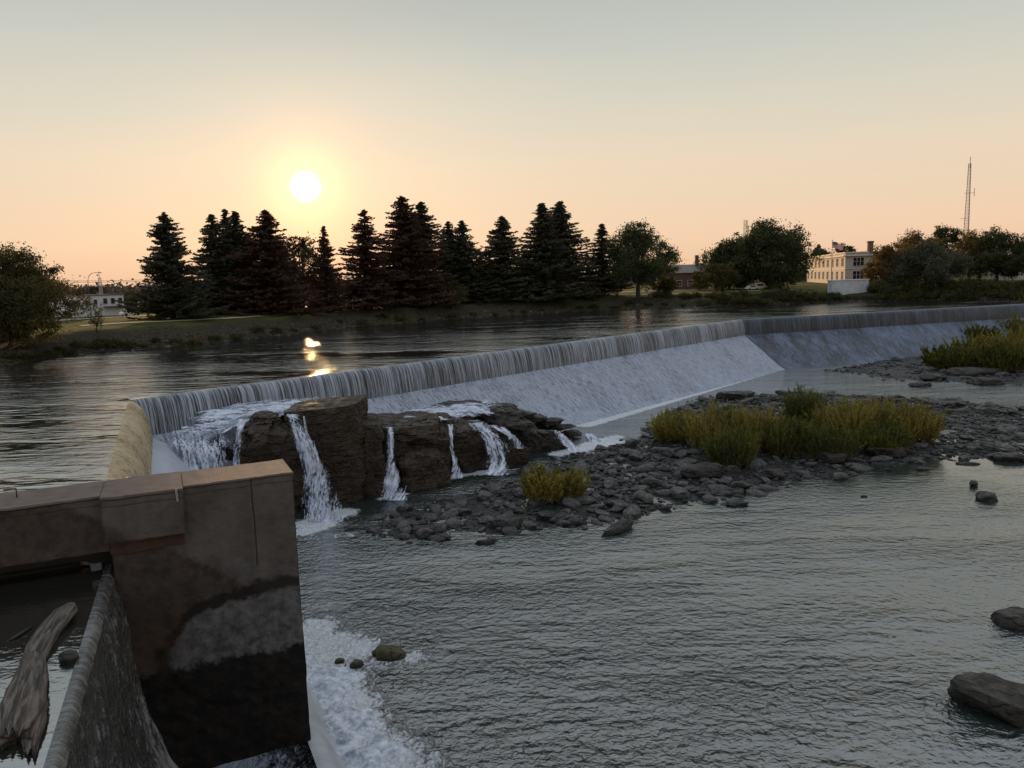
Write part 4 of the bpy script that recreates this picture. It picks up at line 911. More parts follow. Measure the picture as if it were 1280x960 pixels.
def broadleaf(name, u, vtop, Y, hw, label, mat, nleaf=9000, zb=None, cyc=0.0, lobes=9, leaf=(.12, .28), shape=.5, group=None, trunk_f=.3, cat='tree', lowfill=True, flat=1.0):
    Y = max(Y, wy(u) + 5) if Y < 250 and u > 0 else Y
    top = at_y(u, vtop, Y); x = top.x; zb = gz(x, Y) if zb is None else zb; H = top.z - zb; Rw = hw * 1.22 / 960 * Y
    root = empty(name, (x, Y, zb), label=label, cat=cat, group=group); rr = np.random.default_rng(int(u * 7 + vtop + Y))
    mb = MB(); h0 = H * trunk_f; r0 = H * .025
    mb.tube([(0, 0, -.3), (rr.normal(0, .1), 0, h0 * .6), (0, rr.normal(0, .1), h0)], [r0 * 1.3, r0, r0 * .85], 10)
    C = []; per = nleaf // (lobes * 6)
    nleaf = int(nleaf * 1.5); lobes = int(lobes * 1.7); per = nleaf // (lobes * 6)
    for k in range(lobes):
        a = 2.4 * k + rr.uniform(-.4, .4); hf = (k + .5) / lobes; hf = 1 - (1 - hf) ** .9 if lowfill else .3 + .7 * hf
        lr = Rw * rr.uniform(.26, .38); lz = min(lr * 1.1, (H - h0) * .25)
        envr = math.sqrt(max(0, 1 - ((hf - .32) / .70) ** 2)) if hf > .32 else .80 + .2 * hf / .32
        rad = max(0, Rw * envr * rr.uniform(.82, 1.06) - lr * .8) * (1 if k % 3 else .45); cz = h0 * .8 + lz * .5 + (H - h0 * .8 - lz * 1.4) * hf
        cx, cy = rad * math.cos(a), rad * math.sin(a) * .9
        mb.tube([(0, 0, h0 * .9), (cx * .4, cy * .4, h0 + (cz - h0) * .55), (cx, cy, cz)], [r0 * .6, r0 * .35, r0 * .1], 6)
        for s in range(6 * 4):
            d_ = rr.normal(size=3); d_ /= np.linalg.norm(d_); q = np.array([cx, cy, cz]) + d_ * np.array([lr, lr, lz]) * rr.uniform(.35, 1.0)
            n_ = int(per * rr.uniform(.4, 1.6) / 4); sg = lr * rr.uniform(.10, .26)
            C.append(q + rr.normal(0, 1, (n_, 3)) * np.array([sg, sg, sg * .8]))
            if s % 5 == 0: mb.tube([(cx * .7, cy * .7, h0 + (cz - h0) * .75), tuple(q)], [r0 * .16, r0 * .04], 4)
    C = np.vstack(C); C = C[C[:, 2] > .1]
    V = quads(C, rr.uniform(leaf[0], leaf[1], len(C)), rr.uniform(leaf[0], leaf[1], len(C)) * .5)
    link('crown', leafmesh('crown', V), mat, root, smooth=False); mb.build('trunk', m_bark, root)
    return root
broadleaf('willow_tree', 18, 301, 84, 66, 'big rounded brownish willow on the left bank', m_willow, 26000, lobes=14, leaf=(.07, .2), trunk_f=.12, shape=1.2)
broadleaf('willow_tree', 3, 338, 76, 40, 'lower bushy willow in front at the left edge', m_willow, 14000, lobes=10, leaf=(.07, .18), trunk_f=.08, shape=1.2)
broadleaf('leafy_tree', 372, 288, 134, 32, 'thin-crowned leafy tree under the sun with sky showing through', m_willow, 5200, lobes=9, trunk_f=.3)
broadleaf('leafy_tree', 797, 273, 159, 45, 'broad round leafy tree at the right end of the park row', m_green, 24000, lobes=13, shape=.6, leaf=(.12, .3), trunk_f=.2)
broadleaf('leafy_tree', 960, 272, 188, 50, 'largest dark domed tree between the park and the stone building', m_green, 34000, lobes=20, shape=.9, leaf=(.14, .36), trunk_f=.08)
broadleaf('leafy_tree', 912, 300, 192, 38, 'lower dark tree joined to the left of the domed one', m_green, 20000, lobes=13, leaf=(.14, .34), trunk_f=.08)
broadleaf('leafy_tree', 895, 326, 176, 25, 'light green small tree in front of the dark domed tree', m_olive, 9000, lobes=9, leaf=(.1, .24), trunk_f=.12, shape=1.2)
broadleaf('leafy_tree', 830, 345, 172, 16, 'small yellowish tree below the broad round tree', m_olive, 3500, lobes=6, leaf=(.1, .24), trunk_f=.15)
broadleaf('leafy_tree', 1110, 302, 176, 28, 'rust orange autumn tree beside the stone building', m_rustl, 12000, lobes=10, leaf=(.12, .3), trunk_f=.14)
broadleaf('leafy_tree', 1142, 287, 192, 30, 'rust brown tree with a loose top behind the orange one', m_rustl, 9000, lobes=10, leaf=(.12, .3), trunk_f=.3)
broadleaf('leafy_tree', 1160, 300, 170, 42, 'grey green rounded tree in front of the rust brown one', m_greyg, 16000, lobes=12, leaf=(.12, .3), trunk_f=.12)
broadleaf('leafy_tree', 1181, 277, 200, 24, 'dark tree top rising highest left of the lattice mast', m_green, 8000, lobes=8, leaf=(.14, .34))
broadleaf('leafy_tree', 1215, 284, 186, 28, 'reddish brown tree under the lattice mast', m_rustl, 7500, lobes=9, leaf=(.12, .3), trunk_f=.25)
broadleaf('leafy_tree', 1250, 282, 180, 36, 'dark green tree at the right with ragged top', m_green, 13000, lobes=12, leaf=(.12, .32), trunk_f=.15)
broadleaf('leafy_tree', 1292, 288, 176, 34, 'dark green tree cut by the right edge of the view', m_green, 10000, lobes=10, leaf=(.12, .32), trunk_f=.15)
broadleaf('leafy_tree', 1026, 306, 330, 20, 'distant dark tree behind the left of the stone building roof', m_green, 4000, lobes=6, leaf=(.3, .6))
broadleaf('leafy_tree', 1056, 304, 335, 18, 'distant dark tree behind the flag', m_green, 4000, lobes=6, leaf=(.3, .6))
broadleaf('leafy_tree', 116, 356, 190, 20, 'pale hazy tree behind the white building', m_far, 7000, lobes=6, leaf=(.1, .22))
broadleaf('leafy_tree', 178, 366, 170, 22, 'hazy olive tree between the white building and the lone spruce', m_olive, 3500, lobes=7, leaf=(.15, .35), trunk_f=.1)
broadleaf('leafy_tree', 565, 348, 131, 19, 'small bare-twigged bush-like tree in front of the spruce pair', m_willow, 2600, lobes=7, leaf=(.06, .14), trunk_f=.15)
broadleaf('leafy_tree', 735, 355, 150, 14, 'small dark tree between the twin spruces and the round tree', m_green, 4000, lobes=6, leaf=(.1, .24), trunk_f=.1)
broadleaf('leafy_tree', 118, 376, 93, 13, 'thin young tree on the left bank in front of the white building', m_willow, 800, lobes=6, leaf=(.05, .12), trunk_f=.2)

# low shrubs on the far bank
def shrub_meshes(seed, n=1500, leaf=.16):
    rr = np.random.default_rng(seed); C = []
    for k in range(26):
        a, r_ = rr.uniform(0, 6.28), math.sqrt(rr.random()) * .85; h_ = (1 - r_ ** 2) * .75; C.append(np.array([r_ * math.cos(a) * 1.2, r_ * math.sin(a), h_ * rr.uniform(.4, 1)]) + rr.normal(0, .13, (n // 26, 3)))
    C = np.vstack(C); return leafmesh('foliage', quads(C, rr.uniform(.03, leaf * .7, len(C)), rr.uniform(.02, leaf * .4, len(C))))
shr = [shrub_meshes(s) for s in (11, 12, 13)]; shm = [m_green, m_willow, m_olive]
for m_, mt in zip(shr, shm): m_.materials.append(mt)
stem_me = bpy.data.meshes.new('stem'); mb = MB()
for k in range(7):
    a = k * .9; mb.tube([(0, 0, -.1), (.3 * math.cos(a), .3 * math.sin(a), .4), (.55 * math.cos(a), .55 * math.sin(a), .7)], [.03, .02, .008], 4)
stem_me.from_pydata(mb.v, [], mb.f); stem_me.materials.append(m_bark)
def bank_shrub(u, v, s, k, off=None):
    p = None
    # march the view ray down to the bank surface
    r = ray(u, v).normalized(); h = bvh.ray_cast(EYE, r)
    if h[0] is None: return
    q = h[0]; root = empty('bank_shrub', (q.x, q.y, gz(q.x, q.y) - .1), random.uniform(0, 6.28), label='low dark ragged shrub growing on the far river bank', cat='shrub', group='low shrubs along the far bank')
    root.scale = (s * random.uniform(.9, 1.5), s, s * random.uniform(.7, 1.1))
    for nm, me in (('foliage', shr[k % 3]), ('stem', stem_me)):
        o_ = bpy.data.objects.new(nm, me); col.objects.link(o_); o_.parent = root
for u in list(range(12, 200, 15)) + list(range(214, 560, 26)) + list(range(570, 900, 22)):
    vb = float(np.interp(u, [p_[0] for p_ in bank_px], [p_[1] for p_ in bank_px])); bank_shrub(u + random.uniform(-5, 5), vb - random.uniform(2, 12 if u < 560 else 7), random.uniform(.6, 1.3), random.randrange(3))
for u in range(905, 1290, 11):
    vb = float(np.interp(u, [p_[0] for p_ in bank_px], [p_[1] for p_ in bank_px]))
    if 1040 < u < 1098: bank_shrub(u, vb - 4, random.uniform(.8, 1.1), random.randrange(3)); continue
    bank_shrub(u + random.uniform(-4, 4), vb - random.uniform(2, 6), random.uniform(1.2, 2.2), random.randrange(3))
    bank_shrub(u + random.uniform(-4, 4), vb - random.uniform(7, 12), random.uniform(1.2, 2.4), random.randrange(3)) if u > 1100 or u < 1000 else None
for u in range(1092, 1292, 9):
    vb = float(np.interp(u, [p_[0] for p_ in bank_px], [p_[1] for p_ in bank_px])); bank_shrub(u + random.uniform(-4, 4), vb - random.uniform(12, 15), random.uniform(2.0, 3.0), random.randrange(3))
for u in range(820, 1000, 16): bank_shrub(u + random.uniform(-4, 4), 371, random.uniform(1.0, 1.9), random.randrange(3))
# distant wood on the horizon
C = []
for k in range(700):
    a = R(random.uniform(-48, 52)); D = random.uniform(330, 520); x, y = D * math.sin(a), D * math.cos(a); hgt = random.uniform(4, 9) * (1 + .5 * noise.noise((a * 12, 0, 0)))
    C.append(np.array([x, y, 10 + hgt * .55]) + rng.normal(0, 1, (150, 3)) * np.array([5, 4, hgt * .2]))
C = np.vstack(C); C[:, 2] = np.maximum(C[:, 2], 10)
tag(link('distant_wood', leafmesh('distant_wood', quads(C, rng.uniform(.4, 1.0, len(C)), rng.uniform(.3, .7, len(C)))), m_far, smooth=False), 'hazy far-off line of trees along the horizon', 'trees', kind='stuff')

# willow bushes of the island
def bush(u, v, hw, vtop, label, mat, z0=.2, nst=260, group='willow bushes on the river bars', name='willow_bush', nl=75, ll=(.05, .13)):
    hw *= 1.12; v += 4
    q = at(u, v, z0); top = at_y(u, vtop, q.y); H = top.z - z0; Rw = hw / 960 * q.y; Y = q.y
    root = empty(name, (q.x, q.y, z0 - .1), label=label, cat='bush', group=group); rr = np.random.default_rng(int(u * 3 + v))
    mb = MB(); C = []; D = []
    for k in range(nst):
        a, rd = rr.uniform(0, 6.283), math.sqrt(rr.random()) * .75; bx, by = Rw * rd * math.cos(a) * .9, Rw * .75 * rd * math.sin(a)
        h_ = H * (1 - .45 * rd ** 2) * rr.uniform(.5, 1.05) * (1 + .28 * noise.noise((bx * .9 + u, by * .9, 1))); lx, ly = bx * .35 + rr.normal(0, .12) * H, by * .35 + rr.normal(0, .12) * H
        n_ = int(nl * rr.uniform(.7, 1.3)); tt = rr.uniform(.12, 1, n_) ** .8
        P = np.stack([bx + lx * tt ** 1.4, by + ly * tt ** 1.4, h_ * tt], 1) + rr.normal(0, .09, (n_, 3)) * (1.25 - tt[:, None])
        C.append(P); D.append(np.tile([lx / h_, ly / h_, 1.0], (n_, 1)))
        if k % 4 == 0: mb.tube([(bx, by, 0), (bx + lx * .4, by + ly * .4, h_ * .5), (bx + lx, by + ly, h_ * .97)], [.025, .018, .006], 4)
    C = np.vstack(C); D = np.vstack(D) + rr.normal(0, .5, C.shape); D /= np.linalg.norm(D, axis=1)[:, None]
    b_ = np.cross(D, rr.normal(size=C.shape)); b_ /= np.linalg.norm(b_, axis=1)[:, None]; n = len(C); L = rr.uniform(*ll, n)[:, None]; W = L * rr.uniform(.16, .32, n)[:, None]
    V = np.stack([C - D * L, C + b_ * W, C + D * L, C - b_ * W], 1).reshape(-1, 3)
    link('foliage', leafmesh('foliage', V), mat, root, smooth=False); mb.build('stem', m_stem, root)
bush(845, 545, 32, 508, 'yellow green willow bush at the left end of the island', m_yel, nst=320)
bush(893, 556, 38, 503, 'yellow willow bush second from the left on the island', m_yel, nst=380)
bush(915, 576, 34, 530, 'low green bush at the front left of the island', m_yelg, nst=300)
bush(945, 556, 36, 504, 'yellow bush left of the tall green one on the island', m_yel, nst=360)
bush(1003, 532, 26, 480, 'tallest green bush in the middle of the island', m_yelg, nst=300)
bush(985, 562, 34, 518, 'low greenish bush in front of the tallest one', m_yelg, nst=320)
bush(1055, 548, 40, 496, 'bright yellow bush right of the tallest green one', m_yel, nst=420)
bush(1095, 545, 36, 491, 'bright yellow bush with the highest top at the right part of the island', m_yel, nst=380)
bush(1040, 566, 34, 528, 'low mixed yellow bush at the front right of the island', m_yelg, nst=320)
bush(1142, 546, 34, 499, 'yellow brown bush at the right end of the island', m_yel, nst=360)
bush(1105, 560, 32, 525, 'low olive bush at the front right end of the island', m_yelg, nst=300)
bush(684, 618, 34, 580, 'small yellow green bush alone in the rubble near the outcrop', m_yel, nst=260, ll=(.06, .13))
bush(712, 616, 24, 585, 'low yellow tuft joined to the right of the small lone bush', m_yel, nst=160, ll=(.05, .12))
for a in [(1185, 455, 30, 430, 'low olive bush at the left end of the far right thicket', m_yelg), (1225, 450, 38, 417, 'yellow bush in the front of the far right thicket', m_yel), (1268, 450, 40, 412, 'yellow brown bush at the right edge of the far thicket', m_yel),
          (1225, 430, 24, 405, 'small pale bush rising behind the far thicket', m_yelg), (1270, 425, 30, 394, 'orange brown bush in front of the weir at the right edge', m_yel), (1290, 410, 30, 360, 'olive tree-like bush overlapping the weir crest at the right edge', m_yelg), (1256, 458, 30, 425, 'dark green low bush under the far thicket', m_yelg)]:
    bush(a[0], a[1], a[2], a[3], a[4], a[5], nst=240, ll=(.14, .3), z0=.5)

# far bank riprap
VV = []; QQ = []; off = 0
for k in range(1500):
    i = random.randrange(10, len(bp) - 25); dd_ = random.uniform(-.4, 1.6); p = bp[i] + od[i] * (dd_ + wig[i]) + rng.normal(0, .8, 2); r_ = random.uniform(.12, .45)
    v_, f_ = bases[k % 9]; q = v_ * r_ + np.array([p[0], p[1], max(6.95, gz(p[0], p[1]))]); VV.append(q); QQ.append(f_ + off); off += len(q)
tag(link('bank_stones', mesh_np('bank_stones', np.vstack(VV), np.vstack(QQ)), m_rub, smooth=False), 'scattered dark stones along the far waterline', 'stones', kind='stuff')

# ------------------------------------------------------------------ paths, road
m_path = simple('pale_path', (.34, .28, .2), rough=.9, var=.15, bs=0)
def ribbon(name, pts, wd, mat, dz=.05):
    P = [Vector(p) for p in pts]; V = []; n = 0
    for a, b_ in zip(P[:-1], P[1:]):
        m = max(2, int((b_ - a).length / 1.5))
        for i in range(m):
            q = a.lerp(b_, i / m); d_ = (b_ - a).normalized(); nn = Vector((-d_.y, d_.x, 0)) * wd / 2
            for s in (-1, 1): x = q + nn * s; V.append((x.x, x.y, gz(x.x, x.y) + dz))
            n += 1
    return tag(link(name, mesh_np(name, V, grid_q(n, 2)), mat), kind='structure')
def gp(u, Y): x = x_for(u, Y, 10); return (x, Y, 0)
ribbon('path', [gp(u_, wy(u_) + 12) for u_ in (100, 160, 200, 250, 330, 420, 500, 560, 640, 740, 880, 960)], 1.3, m_path)
ribbon('road', [*[gp(u_, wy(u_) + 30) for u_ in (60, 130, 200, 300, 420, 500, 600, 680, 760, 830, 900)]], 5, simple('asphalt', (.16, .13, .10), bs=0), .06)

# ------------------------------------------------------------------ buildings
m_white = simple('white_plaster', (.62, .62, .64), rough=.8, var=.08); m_stone = simple('pale_stone', (.42, .36, .31), rough=.85, var=.12, scale=2)
m_brick = simple('dark_brick', (.12, .06, .045), rough=.9, var=.2, scale=5); m_roof = simple('grey_roof', (.15, .13, .12), rough=.9)
m_glass, t, b, o = newmat('window_glass'); b.inputs['Base Color'].default_value = (.02, .02, .022, 1); b.inputs['Roughness'].default_value = .08
m_trim = simple('pale_trim', (.55, .5, .45), rough=.8, var=.08)
def facade_windows(root, a, b_, z0, cols, w_, h_, outward, mat_frame, groups=1, frac0=.0, frac1=1.0):
    """windows along the wall line a->b, each frame proud of the wall, pane set in it"""
    a, b_ = Vector(a), Vector(b_); dd = (b_ - a).normalized(); L = (b_ - a).length; n = Vector(outward); rz = math.atan2(dd.y, dd.x)
    for i in range(cols):
        s = L * (frac0 + (frac1 - frac0) * (i + .5) / cols); c = a + dd * s; mb = MB(); fr = .09
        q = c + n * .04
        mb.box((q.x, q.y, z0 + h_ + fr / 2), (w_ + 2 * fr, .14, fr), rz).box((q.x, q.y, z0 - fr / 2), (w_ + 2 * fr, .2, fr), rz)
        for s_ in ([-1, 1] if groups == 1 else [-1, -.33, .33, 1]):
            e_ = q + dd * (s_ * (w_ / 2 + (fr / 2 if abs(s_) == 1 else 0))); mb.box((e_.x, e_.y, z0 + h_ / 2), (fr, .14, h_), rz)
        mb.box((q.x, q.y, z0 + h_ * .55), (w_, .1, .06), rz)
        w0 = mb.build('window', mat_frame, root, loc=(-root.location.x, -root.location.y, -root.location.z))
        pb = c + n * .012; MB().box((pb.x, pb.y, z0 + h_ / 2), (w_, .03, h_), rz).build('pane', m_glass, w0)
def block(root, name, a, b_, depth, z0, z1, mat, inward, mb=None):
    a, b_ = Vector(a), Vector(b_); c = (a + b_) / 2 + Vector(inward) * depth / 2; dd = (b_ - a).normalized()
    return MB().box((c.x, c.y, (z0 + z1) / 2), ((b_ - a).length, depth, z1 - z0), math.atan2(dd.y, dd.x)).build(name, mat, root, loc=(-root.location.x, -root.location.y, -root.location.z))
# pale stone building on the right
k = at_y(1057, 316, 205); kz = k.z; A = Vector((k.x, k.y)); far = at_y(1009, 325.5, 270); Bf = Vector((far.x, far.y)); dl = (Bf - A).normalized(); dr_ = Vector((dl.y, -dl.x))
if dr_.x < 0: dr_ = -dr_
zg = 9.8; LA = (Bf - A).length; WB = 26
rb = empty('stone_building', (A.x, A.y, zg), label='pale stone two-storey building with flat cornice roof behind the flag', cat='building')
cc = A + dl * LA / 2 + dr_ * WB / 2; rz = math.atan2(dl.y, dl.x); li = (-A.x, -A.y, -zg)
MB().box((cc.x, cc.y, (zg + kz) / 2), (LA, WB, kz - zg), rz).build('wall', m_stone, rb, loc=li)
MB().box((cc.x, cc.y, kz - .75), (LA + 1, WB + 1, .35), rz).box((cc.x, cc.y, kz + .05), (LA + .5, WB + .5, .3), rz).box((cc.x, cc.y, zg + 4.3), (LA + .25, WB + .25, .2), rz).build('cornice', m_trim, rb, loc=li)
for fl, hh in ((zg + 5.0, 2.1), (zg + 1.4, 2.2)):
    facade_windows(rb, A, Bf, fl, 9, 2.6, hh, -dr_, m_trim, 2); facade_windows(rb, A, A + dr_ * WB, fl, 4, 2.6, hh, -dl, m_trim, 2)
ck = A + dl * 6 + dr_ * 9; q = at_y(1088, 302, ck.y)
MB().box((q.x, ck.y, (kz + q.z) / 2), (1.3, 1.3, q.z - kz + .3), rz).box((q.x, ck.y, q.z - .1), (1.6, 1.6, .3), rz).build('chimney', m_brick, rb, loc=li)
# white retaining wall at the waterside
a = at_y(1045, 351, 166); b_ = at_y(1092, 350, 168); rw = empty('retaining_wall', (a.x, a.y, 7), label='low white walled terrace at the waterside below the stone building', cat='wall')
dd = (v2(b_) - v2(a)).normalized(); c = (v2(a) + v2(b_)) / 2; L = (v2(b_) - v2(a)).length
MB().box((c.x, c.y + 3.3, (7 + a.z) / 2), (L, 1.4, a.z - 7), math.atan2(dd.y, dd.x)).build('wall', simple('terrace_plaster', (.34, .36, .40), var=.25, scale=.8), rw, loc=(-a.x, -a.y, -7))
MB().box((c.x, c.y + 3.3, a.z + .08), (L + .3, 1.7, .16), math.atan2(dd.y, dd.x)).build('coping', m_trim, rw, loc=(-a.x, -a.y, -7))
# white building left
a = at_y(128, 369, 131); b_ = at_y(154, 369, 134); rwb = empty('white_building', (a.x, a.y, 9.8), label='white flat-roofed two-storey building with dark windows at the left', cat='building')
a2, b2 = v2(a), v2(b_); dd = (b2 - a2).normalized(); dn = Vector((-dd.y, dd.x)); hz = a.z
loff = (-a.x, -a.y, -9.8); LL = (v2(at_y(154, 369, 134)) - v2(at_y(90, 369, 127))).length
a0_ = b2 - dd * LL; c = (a0_ + b2) / 2 + dn * 4; rz = math.atan2(dd.y, dd.x)
MB().box((c.x, c.y, (9 + hz) / 2), (LL, 8, hz - 9), rz).build('wall', m_white, rwb, loc=loff)
MB().box((c.x, c.y, hz + .06), (LL + .3, 8.3, .16), rz).build('roof', m_roof, rwb, loc=loff)
facade_windows(rwb, b2 - dd * 3.9, b2, 12.0, 3, .5, .75, -dn, m_roof); facade_windows(rwb, a0_, b2 - dd * 4.2, 12.0, 3, .4, .6, -dn, m_roof)
c2 = b2 - dd * 1.9 - dn * .4; MB().box((c2.x, c2.y, 11.45), (3.6, .8, .12), rz).build('canopy', m_roof, rwb, loc=loff)
# brick buildings between the trees
def simple_house(u0, u1, vt, Y, dpt, label, mat, wins, chim=None, roofh=0.0, name='brick_building', zb=9.8, wz=(1.0,)):
    a, b_ = at_y(u0, vt, Y), at_y(u1, vt, Y); a2, b2 = v2(a), v2(b_); root = empty(name, (a.x, a.y, zb), label=label, cat='building'); lo = (-a.x, -a.y, -zb)
    hz = (a.z + b_.z) / 2; c = (a2 + b2) / 2 + Vector((0, dpt / 2)); L = (b2 - a2).length
    MB().box((c.x, c.y, (zb - .5 + hz) / 2), (L, dpt, hz - zb + .5), 0).build('wall', mat, root, loc=lo)
    if roofh:
        x0, x1, y0, y1 = c.x - L / 2 - .3, c.x + L / 2 + .3, Y - .3, Y + dpt + .3
        MB().add([(x0, y0, hz), (x1, y0, hz), (x1, y1, hz), (x0, y1, hz), (x0, (y0 + y1) / 2, hz + roofh), (x1, (y0 + y1) / 2, hz + roofh)], [(0, 1, 5, 4), (2, 3, 4, 5), (0, 4, 3), (1, 2, 5), (0, 3, 2, 1)]).build('roof', m_roof, root, loc=lo)
    else: MB().box((c.x, c.y, hz + .1), (L + .4, dpt + .4, .2), 0).build('roof', m_roof, root, loc=lo)
    for z in wz: facade_windows(root, Vector((c.x - L / 2, Y)), Vector((c.x + L / 2, Y)), zb + z, wins, min(1.3, L / wins * .45), 1.5, Vector((0, -1)), m_trim)
    if chim:
        q = at_y(chim[0], chim[1], Y + dpt * .4); MB().box((q.x, q.y, (hz + q.z) / 2), (chim[2], chim[2], q.z - hz), 0).build('chimney', m_brick, root, loc=lo)
simple_house(828, 884, 341, 205, 10, 'low dark brick building with a chimney seen left of the domed tree', m_brick, 4, (871, 319, .9), 2.2)
simple_house(852, 905, 337, 240, 12, 'taller grey roofed building behind the low brick one', m_brick, 5, None, 1.6, wz=(1, 3.6))
simple_house(1262, 1310, 338, 200, 9, 'grey house half hidden by the trees at the right edge', m_stone, 3, None, 2.0, name='house')
simple_house(1120, 1180, 350, 215, 8, 'long low pale building behind the trunks right of the orange tree', m_stone, 6, None, 0, name='low_building')
simple_house(222, 236, 380, 119, 2.2, 'small grey park hut with gabled roof right of the lone spruce', m_greyw if False else m_trim, 1, None, .7, name='park_hut', wz=(.3,))
simple_house(170, 222, 385, 150, 6, 'low tan shed beyond the road behind the lone spruce', m_stone, 4, None, 0, name='shed', wz=(.4,))

# flag pole with the striped flag
q = at_y(1040.5, 301, 190); zb = gz(q.x, 190); fp = empty('flagpole', (q.x, 190, zb), label='flagpole in front of the pale stone building', cat='flagpole')
MB().tube([(0, 0, 0), (0, 0, q.z - zb)], [.13, .07], 8).tube([(0, 0, q.z - zb), (0, 0, q.z - zb + .25)], [.14, .1], 8).build('pole', simple('pole_metal', (.4, .4, .4)), fp)
m_flag, t, b, o = newmat('striped_flag'); uv = t.new('ShaderNodeUVMap', uv_map='UVMap').outputs[0]; sep = t.new('ShaderNodeSeparateXYZ'); t.l.new(uv, sep.inputs[0])
stp = t.math('GREATER_THAN', t.math('SINE', t.math('MULTIPLY', sep.outputs[1], 13 * math.pi)), 0.0)
c = t.mix(stp, (.7, .66, .62, 1), (.45, .03, .03, 1)); can = t.math('MULTIPLY', t.math('LESS_THAN', sep.outputs[0], .4), t.math('GREATER_THAN', sep.outputs[1], .46))
dots = t.new('ShaderNodeTexVoronoi'); dots.inputs['Scale'].default_value = 1; t.l.new(t.mapping(uv, (14, 16, 1)), dots.inputs['Vector']); dots.inputs['Randomness'].default_value = 0
star = t.math('LESS_THAN', dots.outputs['Distance'], .22); can_c = t.mix(star, (.02, .03, .12, 1), (.7, .7, .7, 1))
t.put(b.inputs['Base Color'], t.mix(can, c, can_c)); b.inputs['Roughness'].default_value = .9
V = []; UV = []
for j in range(9):
    for i in range(17):
        s = i / 16; h_ = j / 8; V.append((q.x + .1 + s * 2.6, 190 + .25 * math.sin(s * 9 + h_ * 1.2), q.z - .2 - 1.5 * (1 - h_) - s * .75 + .1 * math.sin(s * 7))); UV.append((s, h_))
tag(link('flag', mesh_np('flag', V, grid_q(9, 17), UV), m_flag), 'red and white striped flag with blue canton flying at the pole', 'flag')

# lattice masts
m_mast = simple('mast_steel', (.34, .27, .25), rough=.6, bs=0); m_mastw = simple('mast_white', (.5, .47, .45), rough=.6, bs=0)
def mast(name, u, vt, Y, w0, w1, n, label, r_=.06, zb=10, extra=True):
    q = at_y(u, vt, Y); H = q.z - zb; root = empty(name, (q.x, Y, zb), label=label, cat='mast')
    leg = [];
    for k in range(3):
        a = k * 2.094 + .4; leg.append([(math.cos(a) * w0, math.sin(a) * w0, 0), (math.cos(a) * w1, math.sin(a) * w1, H * .97)])
        MB().tube(leg[-1], r_ * 1.3, 5).build('leg', m_mast, root)
    mb = MB()
    def lp(k, f_): return tuple(leg[k][0][i] * (1 - f_) + leg[k][1][i] * f_ for i in range(3))
    for i in range(n):
        for k in range(3): mb.tube([lp(k, i / n), lp((k + 1) % 3, (i + 1) / n)], r_ * .7, 4); mb.tube([lp(k, (i + 1) / n), lp((k + 1) % 3, (i + 1) / n)], r_ * .6, 4)
    mb.build('lattice', m_mastw, root)
    if extra:
        MB().tube([(0, 0, H * .93), (0, 0, H + 1.2)], r_ * 1.5, 5).tube([(-w0 * 1.3, 0, H * .72), (w0 * 1.6, 0, H * .72)], r_, 4).tube([(w0 * 1.6, 0, H * .69), (w0 * 1.6, 0, H * .76)], r_ * 1.3, 5).tube([(-w0 * 2, 0, H * .5), (0, 0, H * .5)], r_, 4).build('antenna', m_mastw, root)
    return root
mast('lattice_mast', 1213, 200, 300, 1.35, .5, 34, 'tall slim red and white lattice mast above the trees at the right', .09)
mast('lattice_mast', 932.5, 273, 320, .9, .8, 16, 'small lattice mast tip behind the left of the domed tree', .09, extra=False)
mast('cell_mast', 124, 346, 175, .5, .3, 10, 'little antenna mast behind the white building', .05)
# street lamp with curved arm
q = at_y(112, 372, 127); zt = at_y(112, 341, 127).z; lp_ = empty('street_lamp', (q.x, 127, 9.8), label='tall street lamp with a long curved arm in front of the white building', cat='street lamp')
H = zt - 9.8; m_pole = simple('lamp_pole', (.12, .10, .09), bs=0)
MB().tube([(0, 0, 0), (0, 0, H * .82), (.2, 0, H * .92), (.7, 0, H * .985), (1.3, 0, H), (1.9, 0, H)], [.07, .055, .05, .045, .04, .04], 8).build('pole', m_pole, lp_); MB().box((2.1, 0, H - .02), (.5, .18, .1)).build('lamp_head', m_pole, lp_)
# overhead wires
def wire(u0, v0, Y0, u1, v1, Y1, label, sag=.6):
    a, b_ = at_y(u0, v0, Y0), at_y(u1, v1, Y1); pts = []
    for i in range(25):
        s = i / 24; p = a.lerp(b_, s); p.z -= sag * 4 * s * (1 - s); pts.append(p)
    tag(MB().tube(pts, .035, 4).build('power_line', m_pole), label, 'wire')
wire(20, 349, 150, 260, 345, 155, 'upper power line crossing the sky behind the street lamp'); wire(20, 350.5, 150, 260, 347, 155, 'lower power line crossing the sky behind the street lamp')
def wpole(u, v, Y, label):
    q = at_y(u, v, Y); r_ = empty('utility_pole', (q.x, Y, 9.7), label=label, cat='utility pole'); H = q.z - 9.7
    MB().tube([(0, 0, 0), (0, 0, H + .5)], [.13, .09], 8).build('pole', m_bark, r_); MB().box((0, 0, H), (1.8, .12, .12)).build('crossarm', m_bark, r_)
wpole(20, 349, 150, 'utility pole hidden behind the left bank willow'); wpole(260, 345, 155, 'utility pole hidden among the left spruces')

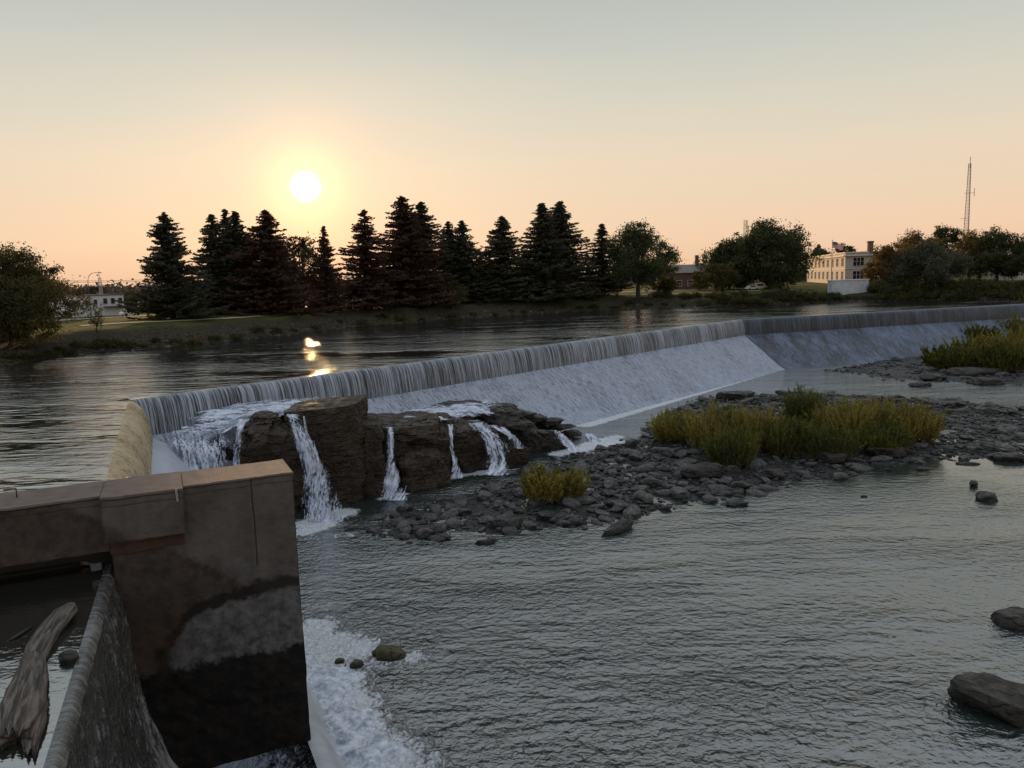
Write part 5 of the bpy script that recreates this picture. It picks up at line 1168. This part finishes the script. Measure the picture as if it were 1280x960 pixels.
# parked vehicles under the trees
m_tyre = simple('tyre', (.02, .02, .02), bs=0)
def car(u, Y, col_, label, van=False, rz=0.0):
    x = x_for(u, Y, 10); z = gz(x, Y); r_ = empty('parked_van' if van else 'parked_car', (x, Y, z), rz, label=label, cat='van' if van else 'car', group='vehicles parked beyond the park'); r_.scale = (.72,) * 3
    m_ = simple('car_paint', col_, rough=.3, var=.05, bs=0); L, Hb = (4.9, 1.0) if van else (4.4, .75); h1 = 1.95 if van else 1.4
    y0, y1 = -.88, .88
    prof = [(-L / 2, .3), (-L / 2, Hb), (-L / 2 + .2, Hb + .1), (-L * .28 if not van else -L * .46, h1), (L * (.12 if not van else .22), h1), (L * (.27 if not van else .36), Hb + .1), (L / 2 - .1, Hb - .02), (L / 2, .55), (L / 2, .3)]
    n = len(prof); mb = MB(); mb.add([(a, y0, z_) for a, z_ in prof] + [(a, y1, z_) for a, z_ in prof], [tuple(range(n))[::-1], tuple(range(n, 2 * n))] + [(i, (i + 1) % n, n + (i + 1) % n, n + i) for i in range(n)])
    mb.build('body', m_, r_, bevel=.05)
    MB().box((-.25, -.895, (Hb + h1) / 2 + .02), (L * .42, .02, (h1 - Hb) * .62)).box((-.25, .895, (Hb + h1) / 2 + .02), (L * .42, .02, (h1 - Hb) * .62)).build('window', m_glass, r_)
    for sx in (-1, 1):
        for sy in (-1, 1):
            MB().tube([(sx * L * .31, sy * .78, .33), (sx * L * .31, sy * .92, .33)], .33, 14).build('wheel', m_tyre, r_)
car(396, 137, (.5, .48, .45), 'pale car parked beyond the grass just below the sun'); car(742, 171, (.7, .7, .7), 'white van parked behind the twin spruces', True)
car(612, 161, (.6, .6, .6), 'white car half hidden behind the trunks left of the middle spruce', rz=.3); car(950, 186, (.65, .65, .65), 'white van parked under the domed tree', True, .1)
car(765, 174, (.35, .34, .33), 'grey car parked left of the round tree', rz=.2); car(940, 183, (.5, .5, .5), 'silver car under the domed tree', False, .3)
car(163, 128, (.65, .65, .67), 'white car beside the white building', False, .9); car(575, 160, (.3, .3, .32), 'dark car behind the spruce pair', rz=.2)
